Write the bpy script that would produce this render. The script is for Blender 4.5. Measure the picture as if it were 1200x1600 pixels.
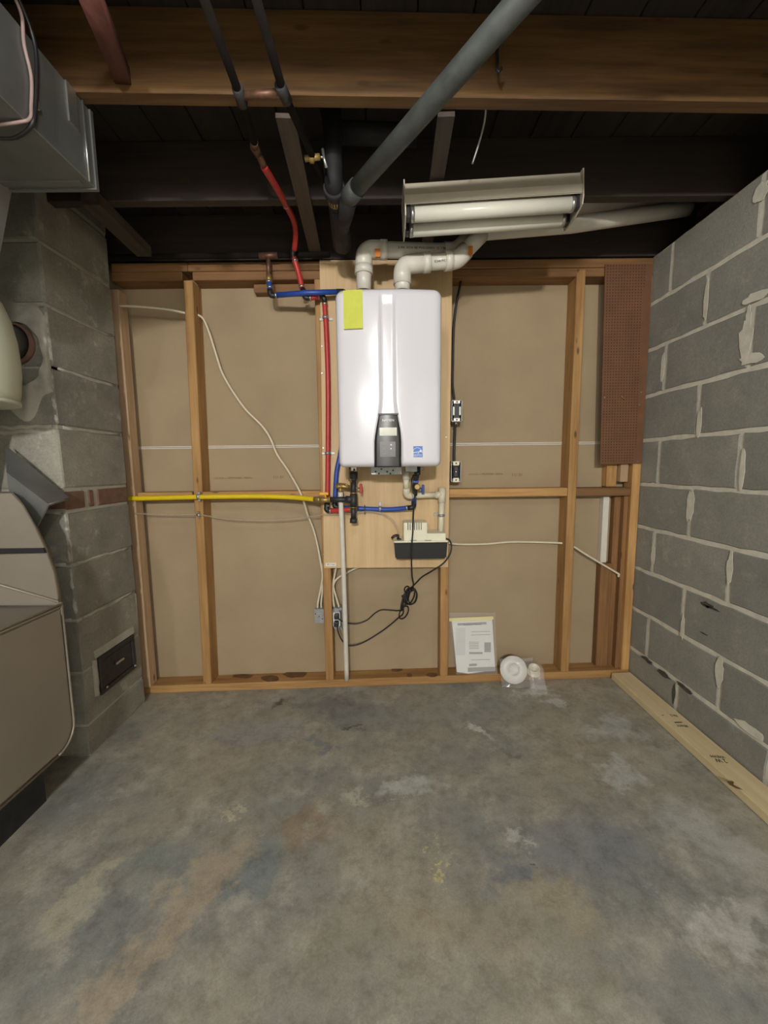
import bpy, bmesh, math, random
from mathutils import Vector, Matrix
random.seed(7)
S = bpy.context.scene
C = S.collection
for o in list(bpy.data.objects):
    bpy.data.objects.remove(o, do_unlink=True)

# ---------------------------------------------------------------- camera
F_PX, PITCH, ROLL, YAW, CAM_H = 630.16, 0.11415, 0.011385, 0.002689, 1.10
_c, _s = math.cos(YAW), math.sin(YAW)
FWD = Vector((_s*math.cos(PITCH), _c*math.cos(PITCH), -math.sin(PITCH)))
RT = Vector((_c, -_s, 0)); UP = RT.cross(FWD)
_cr, _sr = math.cos(ROLL), math.sin(ROLL)
CR = RT*_cr - UP*_sr
CU = RT*_sr + UP*_cr
cam = bpy.data.cameras.new('camera'); cam_o = bpy.data.objects.new('camera', cam); C.objects.link(cam_o)
cam.sensor_fit = 'HORIZONTAL'; cam.sensor_width = 36; cam.lens = F_PX/1200*36; cam.clip_start = .01
cam_o.matrix_world = Matrix((CR, CU, -FWD)).transposed().to_4x4()
cam_o.location = (0, 0, CAM_H)
S.camera = cam_o

# ---------------------------------------------------------------- world, lamps, exposure
w = bpy.data.worlds.new('world'); S.world = w; w.use_nodes = True
w.node_tree.nodes['Background'].inputs[0].default_value = (.02, .02, .022, 1)
w.node_tree.nodes['Background'].inputs[1].default_value = 1
S.view_settings.view_transform = 'Standard'; S.view_settings.look = 'None'
S.view_settings.gamma = 1; S.view_settings.use_curve_mapping = False
S.view_settings.exposure = 0.5
def lamp(name, loc, power, col, r):
    l = bpy.data.lights.new(name, 'POINT'); l.energy = power; l.color = col; l.shadow_soft_size = r
    o = bpy.data.objects.new(name, l); C.objects.link(o); o.location = loc
LAMPC = (1.0, .965, .91)
lamp('point_lamp', (-.12, .10, 1.945), 12, LAMPC, .06)
lamp('point_lamp', (-.10, -2.55, 1.985), 270, LAMPC, .09)
lamp('point_lamp', (-.9, -2.9, 1.985), 60, LAMPC, .09)  # unseen fill lamp, added to brighten the right wall

# ---------------------------------------------------------------- helpers
def ray(px, py):
    return FWD*F_PX + CR*(px-600) - CU*(py-800)
def A(px, py, Y):
    d = ray(px, py); return Vector((0, 0, CAM_H)) + d*(Y/d.y)
def AX(px, py, X):
    d = ray(px, py); return Vector((0, 0, CAM_H)) + d*(X/d.x)
def AZ(px, py, Z):
    d = ray(px, py); return Vector((0, 0, CAM_H)) + d*((Z-CAM_H)/d.z)
V3 = Vector
def fz(x):
    return .003 + .0228*x

BASE = {}
def tag(o, label=None, cat=None, group=None, kind=None):
    if label: o['label'] = label
    if cat: o['category'] = cat
    if group: o['group'] = group
    if kind: o['kind'] = kind
    return o
def thing(name, label, cat, loc=(0, 0, 0), group=None):
    o = bpy.data.objects.new(name, None); C.objects.link(o); o.location = loc
    o.empty_display_size = .05
    BASE[o] = Vector(loc); return tag(o, label, cat, group)
def obj(name, bm, mat, parent=None, label=None, cat=None, group=None, kind=None, origin=None):
    bmesh.ops.recalc_face_normals(bm, faces=bm.faces[:])
    if parent is not None:
        b = BASE[parent]
    else:
        if origin is None:
            xs = [v.co.x for v in bm.verts]; ys = [v.co.y for v in bm.verts]; zs = [v.co.z for v in bm.verts]
            origin = ((min(xs)+max(xs))/2, (min(ys)+max(ys))/2, min(zs))
        b = Vector(origin)
    bmesh.ops.translate(bm, verts=bm.verts[:], vec=-b)
    me = bpy.data.meshes.new(name); bm.to_mesh(me); bm.free()
    for m in (mat if isinstance(mat, (list, tuple)) else [mat]): me.materials.append(m)
    o = bpy.data.objects.new(name, me); C.objects.link(o)
    BASE[o] = b
    if parent is None: o.location = b
    else: o.parent = parent
    return tag(o, label, cat, group, kind)
def B():
    return bmesh.new()
def box(bm, x0, x1, y0, y1, z0, z1, bev=0, seg=1):
    vs = [bm.verts.new((x, y, z)) for x in (x0, x1) for y in (y0, y1) for z in (z0, z1)]
    fs = [bm.faces.new([vs[i] for i in q]) for q in ((0, 1, 3, 2), (4, 6, 7, 5), (0, 4, 5, 1), (2, 3, 7, 6), (0, 2, 6, 4), (1, 5, 7, 3))]
    if bev:
        es = list({e for f in fs for e in f.edges})
        bmesh.ops.bevel(bm, geom=es, offset=bev, segments=seg, affect='EDGES', profile=.5)
    return bm
def hexa(bm, p):                                   # 8 corners: bottom ring then top ring
    vs = [bm.verts.new(q) for q in p]
    for q in ((3, 2, 1, 0), (4, 5, 6, 7), (0, 1, 5, 4), (1, 2, 6, 5), (2, 3, 7, 6), (3, 0, 4, 7)):
        bm.faces.new([vs[i] for i in q])
    return bm
def prism(bm, poly, vec):                          # poly: 3-D points, extruded along vec
    v = Vector(vec); a = [bm.verts.new(p) for p in poly]; b = [bm.verts.new(Vector(p)+v) for p in poly]
    bm.faces.new(a); bm.faces.new(b[::-1])
    n = len(a)
    for i in range(n): bm.faces.new((a[i], b[i], b[(i+1) % n], a[(i+1) % n]))
    return bm
def spline(pts, n=8):
    p = [Vector(q) for q in pts]; out = []
    for i in range(len(p)-1):
        p0 = p[max(i-1, 0)]; p1 = p[i]; p2 = p[i+1]; p3 = p[min(i+2, len(p)-1)]
        for k in range(n):
            t = k/n
            out.append(.5*((2*p1)+(p2-p0)*t+(2*p0-5*p1+4*p2-p3)*t*t+(3*p1-p0-3*p2+p3)*t**3))
    out.append(p[-1]); return out
def bend(pts, rad, n=6):                           # straight runs with rounded corners
    p = [Vector(q) for q in pts]; out = [p[0]]
    for i in range(1, len(p)-1):
        a = (p[i-1]-p[i]); b = (p[i+1]-p[i]); r = min(rad, a.length*.49, b.length*.49)
        s = p[i]+a.normalized()*r; e = p[i]+b.normalized()*r
        for k in range(n+1):
            t = k/n; out.append(s*(1-t)**2 + p[i]*2*t*(1-t) + e*t*t)
    out.append(p[-1]); return out
def tube(bm, pts, r, n=10, cap=True, r1=None):
    p = [Vector(q) for q in pts]; rings = []
    t0 = (p[1]-p[0]).normalized()
    u = t0.orthogonal().normalized()
    for i in range(len(p)):
        if i == 0: t = t0
        elif i == len(p)-1: t = (p[i]-p[i-1]).normalized()
        else: t = ((p[i+1]-p[i]).normalized()+(p[i]-p[i-1]).normalized()).normalized()
        u = (u - t*u.dot(t)).normalized(); v = t.cross(u)
        rr = r if r1 is None else r+(r1-r)*i/(len(p)-1)
        rings.append([bm.verts.new(p[i]+(u*math.cos(2*math.pi*k/n)+v*math.sin(2*math.pi*k/n))*rr) for k in range(n)])
    for a, b in zip(rings[:-1], rings[1:]):
        for k in range(n):
            f = bm.faces.new((a[k], a[(k+1) % n], b[(k+1) % n], b[k])); f.smooth = True
    if cap: bm.faces.new(rings[0][::-1]); bm.faces.new(rings[-1])
    return bm
def cyl(bm, a, b, r, n=12, r1=None):
    return tube(bm, [a, b], r, n, True, r1)
def lathe(bm, prof, org, axis=(0, 0, 1), n=24, close=True):   # prof: (radius, height)
    ax = Vector(axis).normalized(); u = ax.orthogonal().normalized(); v = ax.cross(u); o = Vector(org); rings = []
    for r, h in prof:
        rings.append([bm.verts.new(o+ax*h+(u*math.cos(2*math.pi*k/n)+v*math.sin(2*math.pi*k/n))*max(r, 1e-4)) for k in range(n)])
    for a, b in zip(rings[:-1], rings[1:]):
        for k in range(n):
            f = bm.faces.new((a[k], a[(k+1) % n], b[(k+1) % n], b[k])); f.smooth = True
    if close: bm.faces.new(rings[0][::-1]); bm.faces.new(rings[-1])
    return bm
def text(name, body, size, org, xdir, ydir, mat, parent, label=None, width=None):
    cu = bpy.data.curves.new(name, 'FONT'); cu.body = body; cu.size = size; cu.extrude = .0003
    cu.align_x = 'CENTER'; cu.align_y = 'CENTER'; cu.resolution_u = 2
    tmp = bpy.data.objects.new('tmp', cu); C.objects.link(tmp)
    dg = bpy.context.evaluated_depsgraph_get(); dg.update()
    me = bpy.data.meshes.new_from_object(tmp.evaluated_get(dg)); bpy.data.objects.remove(tmp)
    bm = B(); bm.from_mesh(me)
    x = Vector(xdir).normalized(); y = Vector(ydir).normalized(); y = (y-x*y.dot(x)).normalized(); z = x.cross(y)
    sx = 1
    if width:
        xs = [v.co.x for v in bm.verts]; sx = width/(max(xs)-min(xs))
    for v in bm.verts:
        c = v.co.copy(); v.co = Vector(org)+x*c.x*sx+y*c.y+z*c.z
    return obj(name, bm, mat, parent, label)

# ---------------------------------------------------------------- materials
def lin(h):
    r = [int(h[i:i+2], 16)/255 for i in (0, 2, 4)]
    return tuple((c/12.92 if c <= .04045 else ((c+.055)/1.055)**2.4) for c in r)+(1,)
class M:
    def __init__(s, name, rough=.6, metal=0):
        s.m = bpy.data.materials.new(name); s.m.use_nodes = True; s.t = s.m.node_tree
        s.b = s.t.nodes['Principled BSDF']; s.b.inputs['Roughness'].default_value = rough; s.b.inputs['Metallic'].default_value = metal
        s.L = s.t.links.new; s.co = None
    def n(s, t, **k):
        q = s.t.nodes.new(t)
        for a, v in k.items(): setattr(q, a, v)
        return q
    def coord(s, kind='Object', scale=(1, 1, 1)):
        c = s.n('ShaderNodeTexCoord'); mp = s.n('ShaderNodeMapping'); s.L(c.outputs[kind], mp.inputs[0])
        mp.inputs['Scale'].default_value = scale; return mp.outputs[0]
    def noise(s, vec, scale, detail=4, rough=.55):
        q = s.n('ShaderNodeTexNoise'); s.L(vec, q.inputs['Vector']); q.inputs['Scale'].default_value = scale
        q.inputs['Detail'].default_value = detail; q.inputs['Roughness'].default_value = rough; return q.outputs[0]
    def ramp(s, f, stops):
        q = s.n('ShaderNodeValToRGB'); s.L(f, q.inputs[0]); e = q.color_ramp.elements
        while len(e) < len(stops): e.new(.5)
        for i, (p, c) in enumerate(stops): e[i].position = p; e[i].color = c if len(c) == 4 else c+(1,)
        return q.outputs[0]
    def mix(s, f, a, b, mode='MIX'):
        q = s.n('ShaderNodeMix', data_type='RGBA', blend_type=mode)
        for sock, v in ((q.inputs[0], f), (q.inputs[6], a), (q.inputs[7], b)):
            if hasattr(v, 'links'): s.L(v, sock)
            else: sock.default_value = v
        return q.outputs[2]
    def math(s, op, a, b=0.0, clamp=False):
        q = s.n('ShaderNodeMath', operation=op, use_clamp=clamp)
        for sock, v in ((q.inputs[0], a), (q.inputs[1], b)):
            if hasattr(v, 'links'): s.L(v, sock)
            else: sock.default_value = v
        return q.outputs[0]
    def col(s, v):
        if hasattr(v, 'links'): s.L(v, s.b.inputs['Base Color'])
        else: s.b.inputs['Base Color'].default_value = v
        return s
    def bump(s, h, strength=.3, dist=.002):
        q = s.n('ShaderNodeBump'); s.L(h, q.inputs['Height']); q.inputs['Strength'].default_value = strength
        q.inputs['Distance'].default_value = dist; s.L(q.outputs[0], s.b.inputs['Normal']); return s
    def rand(s):
        return s.n('ShaderNodeObjectInfo').outputs['Random']
W1 = (1, 1, 1, 1)
def plain(name, h, rough=.5, metal=0, var=.12, scale=30, bump=0, bscale=200):
    m = M(name, rough, metal); c = lin(h); v = m.coord()
    f = m.noise(v, scale)
    d = tuple(x*(1-var) for x in c[:3])+(1,); l = tuple(min(1, x*(1+var)) for x in c[:3])+(1,)
    m.col(m.ramp(f, [(.3, d), (.7, l)]))
    if bump: m.bump(m.noise(v, bscale), bump, .001)
    return m.m
def wood(name, dark, light, axis, knots=True, rough=.65, per=.3):
    m = M(name, rough)
    sc = [14, 14, 14]; sc[axis] = 1.0
    oi = m.n('ShaderNodeObjectInfo'); cc = m.n('ShaderNodeTexCoord')
    off = m.n('ShaderNodeVectorMath', operation='MULTIPLY_ADD'); m.L(oi.outputs['Random'], off.inputs[0])
    off.inputs[1].default_value = (7, 5, 9); m.L(cc.outputs['Object'], off.inputs[2])
    mp = m.n('ShaderNodeMapping'); m.L(off.outputs[0], mp.inputs[0]); mp.inputs['Scale'].default_value = sc
    n1 = m.noise(mp.outputs[0], 2.2, 5, .6)
    fine = [120, 120, 120]; fine[axis] = 4
    mp2 = m.n('ShaderNodeMapping'); m.L(off.outputs[0], mp2.inputs[0]); mp2.inputs['Scale'].default_value = fine
    n2 = m.noise(mp2.outputs[0], 1, 3, .6)
    f = m.math('ADD', m.math('MULTIPLY', n1, .7), m.math('MULTIPLY', n2, .3))
    c = m.ramp(f, [(.32, lin(dark)), (.62, lin(light))])
    big = m.noise(off.outputs[0], 2.5, 3)
    c = m.mix(m.ramp(big, [(.45, (0, 0, 0)), (.8, (.5, .5, .5))]), c, lin(dark))
    if knots:
        ks = [9, 9, 9]; ks[axis] = 3.2
        mp3 = m.n('ShaderNodeMapping'); m.L(off.outputs[0], mp3.inputs[0]); mp3.inputs['Scale'].default_value = ks
        vo = m.n('ShaderNodeTexVoronoi'); m.L(mp3.outputs[0], vo.inputs['Vector']); vo.inputs['Scale'].default_value = 1.3
        k = m.ramp(vo.outputs['Distance'], [(.05, (.8, .8, .8)), (.1, (0, 0, 0))])
        c = m.mix(k, c, lin('4a3018'))
    hv = m.n('ShaderNodeHueSaturation'); m.L(c, hv.inputs['Color'])
    m.L(m.math('ADD', m.math('MULTIPLY', oi.outputs['Random'], per), 1-per/2), hv.inputs['Value'])
    m.col(hv.outputs[0]).bump(f, .25, .001)
    return m.m
STUD = [wood('stud wood '+'xyz'[a], '936838', 'c09760', a) for a in range(3)]
OLD = [wood('old joist wood '+'xyz'[a], '402d1c', '765631', a) for a in range(3)]
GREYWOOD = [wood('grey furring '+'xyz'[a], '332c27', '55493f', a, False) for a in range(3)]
PALE = wood('pale rough stud', 'a08464', 'c0a384', 2)
BROWNW = [wood('brown corner wood '+'xyz'[a], '654629', '8c663e', a) for a in range(3)]
LUMBER = wood('new lumber', 'd3c093', 'e2d2ab', 1, True, .6, .05)
PLY = wood('plywood face', 'c3a277', 'd2b68a', 2, False, .55, .05)
REDWOOD = wood('reddish strut', '55302a', '7a4a40', 1, False)

def concrete_block(name, dark, light, smear, blotch=.75):
    m = M(name, .92); v = m.coord('Object')
    oi = m.n('ShaderNodeObjectInfo')
    off = m.n('ShaderNodeVectorMath', operation='MULTIPLY_ADD'); m.L(oi.outputs['Random'], off.inputs[0])
    off.inputs[1].default_value = (13, 7, 5); m.L(v, off.inputs[2]); v = off.outputs[0]
    n1 = m.noise(v, 6, 6, .65); n2 = m.noise(v, 140, 3, .7); n3 = m.noise(v, 11, 7, .72)
    c = m.ramp(n1, [(.3, lin(dark)), (.7, lin(light))])
    c = m.mix(m.ramp(n3, [(.57, (0, 0, 0)), (.72, (blotch,)*3)]), c, lin(smear))
    c = m.mix(.28, c, m.ramp(n2, [(.35, (.3, .3, .3)), (.65, (1, 1, 1))]), 'MULTIPLY')
    hv = m.n('ShaderNodeHueSaturation'); m.L(c, hv.inputs['Color'])
    m.L(m.math('ADD', m.math('MULTIPLY', oi.outputs['Random'], .2), .9), hv.inputs['Value'])
    m.col(hv.outputs[0]).bump(n2, .5, .002); return m.m
BLOCK = concrete_block('concrete block', '8f9088', 'a3a299', 'b7b5a9')
CHIM = concrete_block('chimney block', '7f7d76', '9f9c90', 'b9b5a8', .95)
MORTAR = plain('mortar', 'd8d4c6', .95, 0, .12, 25, .5, 120)
CMORT = plain('chimney mortar', 'aaa79d', .95, 0, .16, 18, .6, 90)
def drywall():
    m = M('drywall back paper', .9); v = m.coord('Object')
    n = m.noise(v, 3, 5); f = m.noise(v, 260, 2)
    c = m.ramp(n, [(.3, lin('9e8b70')), (.7, lin('ab987a'))])
    c = m.mix(.12, c, m.ramp(f, [(.3, (.4, .4, .4)), (.7, (1, 1, 1))]), 'MULTIPLY')
    m.col(c).bump(f, .2, .0006); return m.m
DRY = drywall()
def floor_mat():
    m = M('concrete floor', .55); g = m.n('ShaderNodeNewGeometry').outputs['Position']
    wn = m.n('ShaderNodeTexNoise'); m.L(g, wn.inputs['Vector']); wn.inputs['Scale'].default_value = 5; wn.inputs['Detail'].default_value = 8; wn.inputs['Roughness'].default_value = .68
    wv = m.n('ShaderNodeVectorMath', operation='MULTIPLY_ADD'); m.L(wn.outputs['Color'], wv.inputs[0])
    wv.inputs[1].default_value = (.46, .46, 0); m.L(g, wv.inputs[2]); wp = wv.outputs[0]     # warped position (offset about +.17)
    n1 = m.noise(g, 1.7, 9, .62); n2 = m.noise(g, 7, 9, .7); n3 = m.noise(g, 45, 6, .72); n4 = m.noise(g, 230, 3, .7)
    c = m.ramp(n1, [(.34, lin('8b9090')), (.5, lin('a19f94')), (.66, lin('aea691'))])
    c = m.mix(m.ramp(n2, [(.5, (0, 0, 0)), (.66, (.75, .75, .75))]), c, lin('bdbaae'))
    c = m.mix(m.ramp(n3, [(.5, (0, 0, 0)), (.75, (.35, .35, .35))]), c, lin('8a8272'))
    def blob(px, py, rx, ry, col, amt, rot=0, hard=.5):
        p = AZ(px, py, 0)
        sub = m.n('ShaderNodeVectorMath', operation='SUBTRACT'); m.L(wp, sub.inputs[0]); sub.inputs[1].default_value = (p.x+.23, p.y+.23, 0)
        mp = m.n('ShaderNodeMapping', vector_type='TEXTURE'); m.L(sub.outputs[0], mp.inputs[0])
        mp.inputs['Rotation'].default_value = (0, 0, rot); mp.inputs['Scale'].default_value = (rx, ry, 100)
        ln = m.n('ShaderNodeVectorMath', operation='LENGTH'); m.L(mp.outputs[0], ln.inputs[0])
        f = m.ramp(ln.outputs['Value'], [(1-hard, (amt,)*3), (1, (0, 0, 0))])
        return m.mix(f, blob.c, tuple(min(1, q*1.6) for q in lin(col)[:3])+(1,))
    blob.c = c
    for a in [(250, 1350, .16, .10, '747a78', .75), (370, 1355, .15, .09, '6b7374', .85, .3), (800, 1370, .10, .08, '666a6f', .8),
              (900, 1320, .22, .13, '6f7275', .7), (520, 1110, .16, .13, '5e6062', .75), (640, 1120, .5, .12, '777a77', .6), (390, 1140, .3, .1, '7d8082', .6),
              (480, 1290, .12, .06, '7d6c55', .6), (130, 1390, .13, .035, '989481', .75, 1.0), (300, 1390, .2, .07, '968a77', .75, .9), (190, 1520, .15, .06, '968a77', .7, .9),
              (740, 1145, .035, .10, 'b4b6b0', .75, .5), (640, 1240, .10, .05, 'a5a8a4', .7), (560, 1240, .06, .03, 'a5a496', .6), (835, 1090, .12, .04, 'a9adab', .7),
              (960, 1150, .12, .10, '9fa2a0', .7, .4), (960, 1225, .08, .06, 'a2a5a3', .7), (1130, 1330, .14, .16, '9a9b96', .7), (1150, 1460, .14, .06, 'a8a8a2', .7, .5),
              (860, 1400, .12, .06, '8d8570', .7), (700, 1450, .4, .1, '87806c', .5), (1000, 1530, .14, .08, '757571', .6), (520, 1520, .12, .12, '77766a', .5),
              (440, 1100, .04, .05, '44443a', .85), (545, 1135, .05, .02, '4a4a42', .8), (500, 1160, .05, .06, '646a74', .7), (680, 1345, .02, .015, 'b0a878', .8), (840, 1350, .018, .012, '4c3c2a', .8),
              (370, 1275, .05, .015, 'a9a692', .7), (820, 1305, .05, .02, 'a5a69f', .7), (800, 1180, .06, .02, '5e625c', .7)]:
        blob.c = blob(*a)
    c = blob.c
    n5 = m.noise(g, 16, 10, .78)
    c = m.mix(1.0, c, m.ramp(n5, [(.36, (.74, .73, .71)), (.52, (1, 1, 1)), (.7, (1.12, 1.12, 1.1))]), 'MULTIPLY')
    c = m.mix(.45, c, m.ramp(n4, [(.35, (.62, .62, .62)), (.65, (1, 1, 1))]), 'MULTIPLY')
    m.col(c)
    m.L(m.ramp(n2, [(.3, (.42,)*3), (.7, (.7,)*3)]), m.b.inputs['Roughness'])
    m.bump(m.math('ADD', n3, m.math('MULTIPLY', n4, .5)), .25, .002); return m.m
FLOOR = floor_mat()
GALV = plain('galvanised sheet metal', '7b7d7c', .42, .55, .15, 8)
GALV2 = plain('galvanised pipe', '4b4f4d', .6, .2, .25, 25)
FURN = plain('furnace casing', '948c80', .45, .35, .1, 3)
WHITE = M('white enamel', .2).col(lin('dbdae2')).m
WHITEP = plain('white plastic', 'dcdad4', .4, 0, .04)
PVC = plain('white pvc', 'd5d1c6', .35, 0, .05, 20)
PVCB = plain('cream pvc drain', 'dcd4bd', .4, 0, .04, 20)
CREAM = plain('cream plastic', 'e6e2cb', .45, 0, .03)
HOODW = plain('off white metal', 'c9ccb8', .4, 0, .04, 4)
RED = plain('red pex', 'b83734', .4, 0, .08)
BLUE = plain('blue pex', '2a4ca0', .4, 0, .08)
YEL = plain('yellow gas jacket', 'dcc01c', .45, 0, .05)
YELH = plain('yellow handle', 'e3a92b', .45, 0, .05)
BLK = plain('black plastic', '232326', .45, 0, .15)
GLOSS = plain('glossy black panel', '1d1d20', .3, 0, .2, 6)
IRON = plain('black iron', '38383a', .5, .3, .25, 40)
CAST = plain('cast iron', '1d1d20', .7, .1, .3, 20)
STEELP = plain('dull steel pipe', '1c1816', .9, 0, .3, 20)
STEELP.node_tree.nodes['Principled BSDF'].inputs['Specular IOR Level'].default_value = .12
BRASS = plain('brass', 'a08752', .4, .5, .2, 60)
COPPER = plain('copper', '6e5040', .5, .5, .35, 60)
CHROME = plain('bright steel', 'b9b9b6', .3, .85, .08)
ZINC = plain('zinc box', 'a3a6a6', .45, .6, .15, 40)
CABLE = plain('cream cable', 'd9d0b8', .5, 0, .05)
CORD = plain('black cord', '1e1d1f', .5, 0, .1)
PINK = plain('pinkish wire', '9a8480', .5, 0, .1)
PAPER = plain('paper', 'dedfdb', .6, 0, .03, 8)
INK = plain('grey ink', '9a9b9a', .7, 0, .05)
INKD = plain('dark ink', '3a3836', .7, 0, .05)
INKR = plain('reddish ink', '80604a', .7, 0, .05)
YTAPE = plain('pale yellow tape', 'e3d88e', .6, 0, .04)
YLAB = plain('yellow label', 'c9cf4e', .6, 0, .04)
ESB = plain('blue sticker', '2f6fc4', .4, 0, .03)
LCD = plain('grey green display', 'a2a38d', .25, 0, .06, 60)
PAD = plain('button pad', '58565a', .35, 0, .1, 60)
WTXT = plain('white print', 'f0f0f0', .5, 0, .01)
ORANGE = plain('orange primer mark', 'c9731f', .6, 0, .1)
TUBEW = plain('unlit fluorescent tube', 'dedcd0', .25, 0, .02)
FIXT = plain('fixture enamel', 'b8b0a0', .35, 0, .05, 10)
BRICK = plain('red brick', '75594b', .9, 0, .2, 30, .5)
TAPE = plain('white joint edge', 'd8d2c6', .7, 0, .04)
DIRT = plain('brown stain', '6e5032', .9, 0, .3, 30)
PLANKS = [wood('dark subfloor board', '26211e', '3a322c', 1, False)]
DARKJ = wood('dark joist wood', '2a2320', '3d332d', 0, True)  # darker wood tone for every joist but the front one
def clear(name, tint='f2f2f2', alpha=.35, rough=.12):
    m = M(name, rough); m.b.inputs['Alpha'].default_value = alpha
    m.b.inputs['Specular IOR Level'].default_value = .6
    m.col(lin(tint)); return m.m
BAG = clear('clear plastic bag', 'e8e8ea', .16, .15)
CLEAR = clear('clear vinyl', 'b5aa98', .32, .1)
def pegmat():
    m = M('pegboard', .7); v = m.coord('Object')
    n = m.noise(v, 12, 4); c = m.ramp(n, [(.3, lin('64442c')), (.7, lin('744e34'))])
    m.col(c); return m.m
PEG = pegmat(); PEGH = plain('peg hole', '3a2416', .9, 0, .05)

# ---------------------------------------------------------------- room shell
SF, DW, XR = 1.9126, 2.0015, 1.227            # stud faces, drywall, right wall
bm = B()
nx, ny = 2, 2
hexa(bm, [(-3, -4, fz(-3)-.1), (1.4, -4, fz(1.4)-.1), (1.4, 2.06, fz(1.4)-.1), (-3, 2.06, fz(-3)-.1),
          (-3, -4, fz(-3)), (1.4, -4, fz(1.4)), (1.4, 2.06, fz(1.4)), (-3, 2.06, fz(-3))])
obj('floor', bm, FLOOR, None, 'stained grey concrete basement floor', None, None, 'structure')

# back wall: sheathing with drywall sheets, studs, plates and blocking as pieces
wb = obj('wall_back', box(B(), -3, 1.4, 2.02, 2.06, -.1, 2.24), DRY, None, 'unfinished stud wall with brown drywall paper showing', None, None, 'structure')
zs = 1.2
obj('drywall_sheet', box(B(), -3, XR, DW, 2.02, fz(-1), zs-.0062), DRY, wb)
obj('drywall_sheet', box(B(), -3, XR, DW, 2.02, zs+.0062, 2.03), DRY, wb)
obj('seam_edge', box(B(), -3, XR, DW-.0012, 2.0, zs-.006, zs-.0012), TAPE, wb)
obj('seam_edge', box(B(), -3, XR, DW-.0012, 2.0, zs+.0012, zs+.006), TAPE, wb)
def lumber(name, x0, x1, y0, y1, z0, z1, mat, parent=wb, bev=.003, lean=0.0, label=None):
    bm = box(B(), x0, x1, y0, y1, z0, z1, bev)
    if lean:
        for v in bm.verts: v.co.x += lean*(z1-v.co.z)/(z1-z0)
    return obj(name, bm, mat, parent, label)
ZT = 1.934                                     # underside of top plates
def bp(name, pts): pass
# bottom plate follows the sloping floor
bm = B(); x0, x1 = -1.21, 1.225
hexa(bm, [(x0, SF, fz(x0)), (x1, SF, fz(x1)), (x1, DW, fz(x1)), (x0, DW, fz(x0)),
          (x0, SF, fz(x0)+.04), (x1, SF, fz(x1)+.04), (x1, DW, fz(x1)+.04), (x0, DW, fz(x0)+.04)])
bmesh.ops.bevel(bm, geom=bm.edges[:], offset=.003, segments=1, affect='EDGES')
obj('bottom_plate', bm, STUD[0], wb)
def zb(x): return fz(x)+.04
lumber('top_plate', -1.2, -.885, SF, DW, ZT, ZT+.038, BROWNW[0])
lumber('top_plate', -.84, 1.225, SF+.002, DW, ZT, ZT+.037, BROWNW[0])
lumber('top_plate', -1.2, -.86, SF+.002, DW, ZT+.039, ZT+.076, BROWNW[0])
lumber('top_plate', -.858, 1.225, SF, DW, ZT+.038, ZT+.075, BROWNW[0])
lumber('stud', -1.205, -1.168, SF-.012, SF+.05, zb(-1.2), 1.895, PALE, lean=-.0, label='pale rough-sawn stud beside the chimney')
for v in []: pass
lumber('stud', -.88, -.839, SF-.002, DW, zb(-.9), ZT, STUD[2], lean=-.03)
lumber('stud', -.296, -.256, SF, DW, zb(-.3), ZT, STUD[2])
lumber('stud', .276, .316, SF, DW, zb(.3), ZT, STUD[2])
lumber('stud', .881, .921, SF-.002, DW, zb(.9), ZT+.03, STUD[2])
lumber('stud', 1.185, 1.224, SF, SF+.07, zb(1.2), ZT, STUD[2])
zk = .966
lumber('blocking', -1.165, -.905, SF+.004, DW, zk-.02, zk+.02, STUD[0])
lumber('blocking', -.868, -.296, SF+.004, DW, zk-.02, zk+.02, STUD[0])
lumber('blocking', -.256, .276, SF+.006, DW, zk-.02, zk+.02, STUD[0])
lumber('blocking', .316, .881, SF+.003, DW, zk-.02, zk+.02, STUD[0])
lumber('blocking', .921, 1.185, SF+.006, DW, zk-.022, zk+.018, BROWNW[0])
lumber('cleat', -.58, -.296, SF+.04, DW, 1.895, 1.932, BROWNW[0])
# short boards packed into the right corner
lumber('packing_board', 1.08, 1.137, 1.955, DW, zb(1.1), .605, BROWNW[2])
lumber('packing_board', 1.137, 1.178, 1.965, DW, zb(1.1), .942, BROWNW[2])
lumber('packing_board', 1.165, 1.185, SF+.02, DW, zb(1.1), .942, BROWNW[2])
lumber('packing_board', 1.085, 1.135, 1.955, DW, .986, 1.12, STUD[2])
lumber('packing_board', 1.138, 1.175, 1.93, DW, 1.01, 1.12, PALE)
lumber('filler_strip', 1.082, 1.112, 1.965, DW, .607, .94, TAPE, label='white painted filler strip in the right corner')
# torn dark stains on the paper above the bottom plate
def scrap(px0, px1, py0, py1, mat=DIRT):
    n = 14; bm = B(); pts = []
    for k in range(n):
        a = 2*math.pi*k/n; r = random.uniform(.7, 1)
        pts.append(AZ((px0+px1)/2+(px1-px0)/2*math.cos(a)*r, (py0+py1)/2+(py1-py0)/2*math.sin(a)*r, fz(A((px0+px1)/2, 1050, 1.95).x)+.0412))
    obj('stain_patch', prism(bm, pts, (0, 0, -.0008)), mat, wb)
scrap(438, 484, 1047, 1060); scrap(360, 400, 1052, 1060); scrap(404, 440, 1054, 1066); scrap(610, 630, 1042, 1050); scrap(635, 645, 1052, 1058); scrap(664, 686, 1050, 1058)
text('printed_mark', '11/: 01', .02, A(435, 745.5, DW-.0012), (1, 0, 0), (0, 0, 1), INKR, wb)
text('printed_mark', '- 1/2 X 4 X 8 ----- GYPSUM BOARD -- MADE IN ---', .014, A(365, 747, DW-.0012), (1, 0, 0), (0, 0, 1), INKR, wb, width=.2)
text('printed_mark', '- 1/2 X 4 X 8 ----- GYPSUM BOARD -- MADE IN ---', .014, A(760, 741, DW-.0012), (1, 0, 0), (0, 0, 1), INKR, wb, width=.18)
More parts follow.
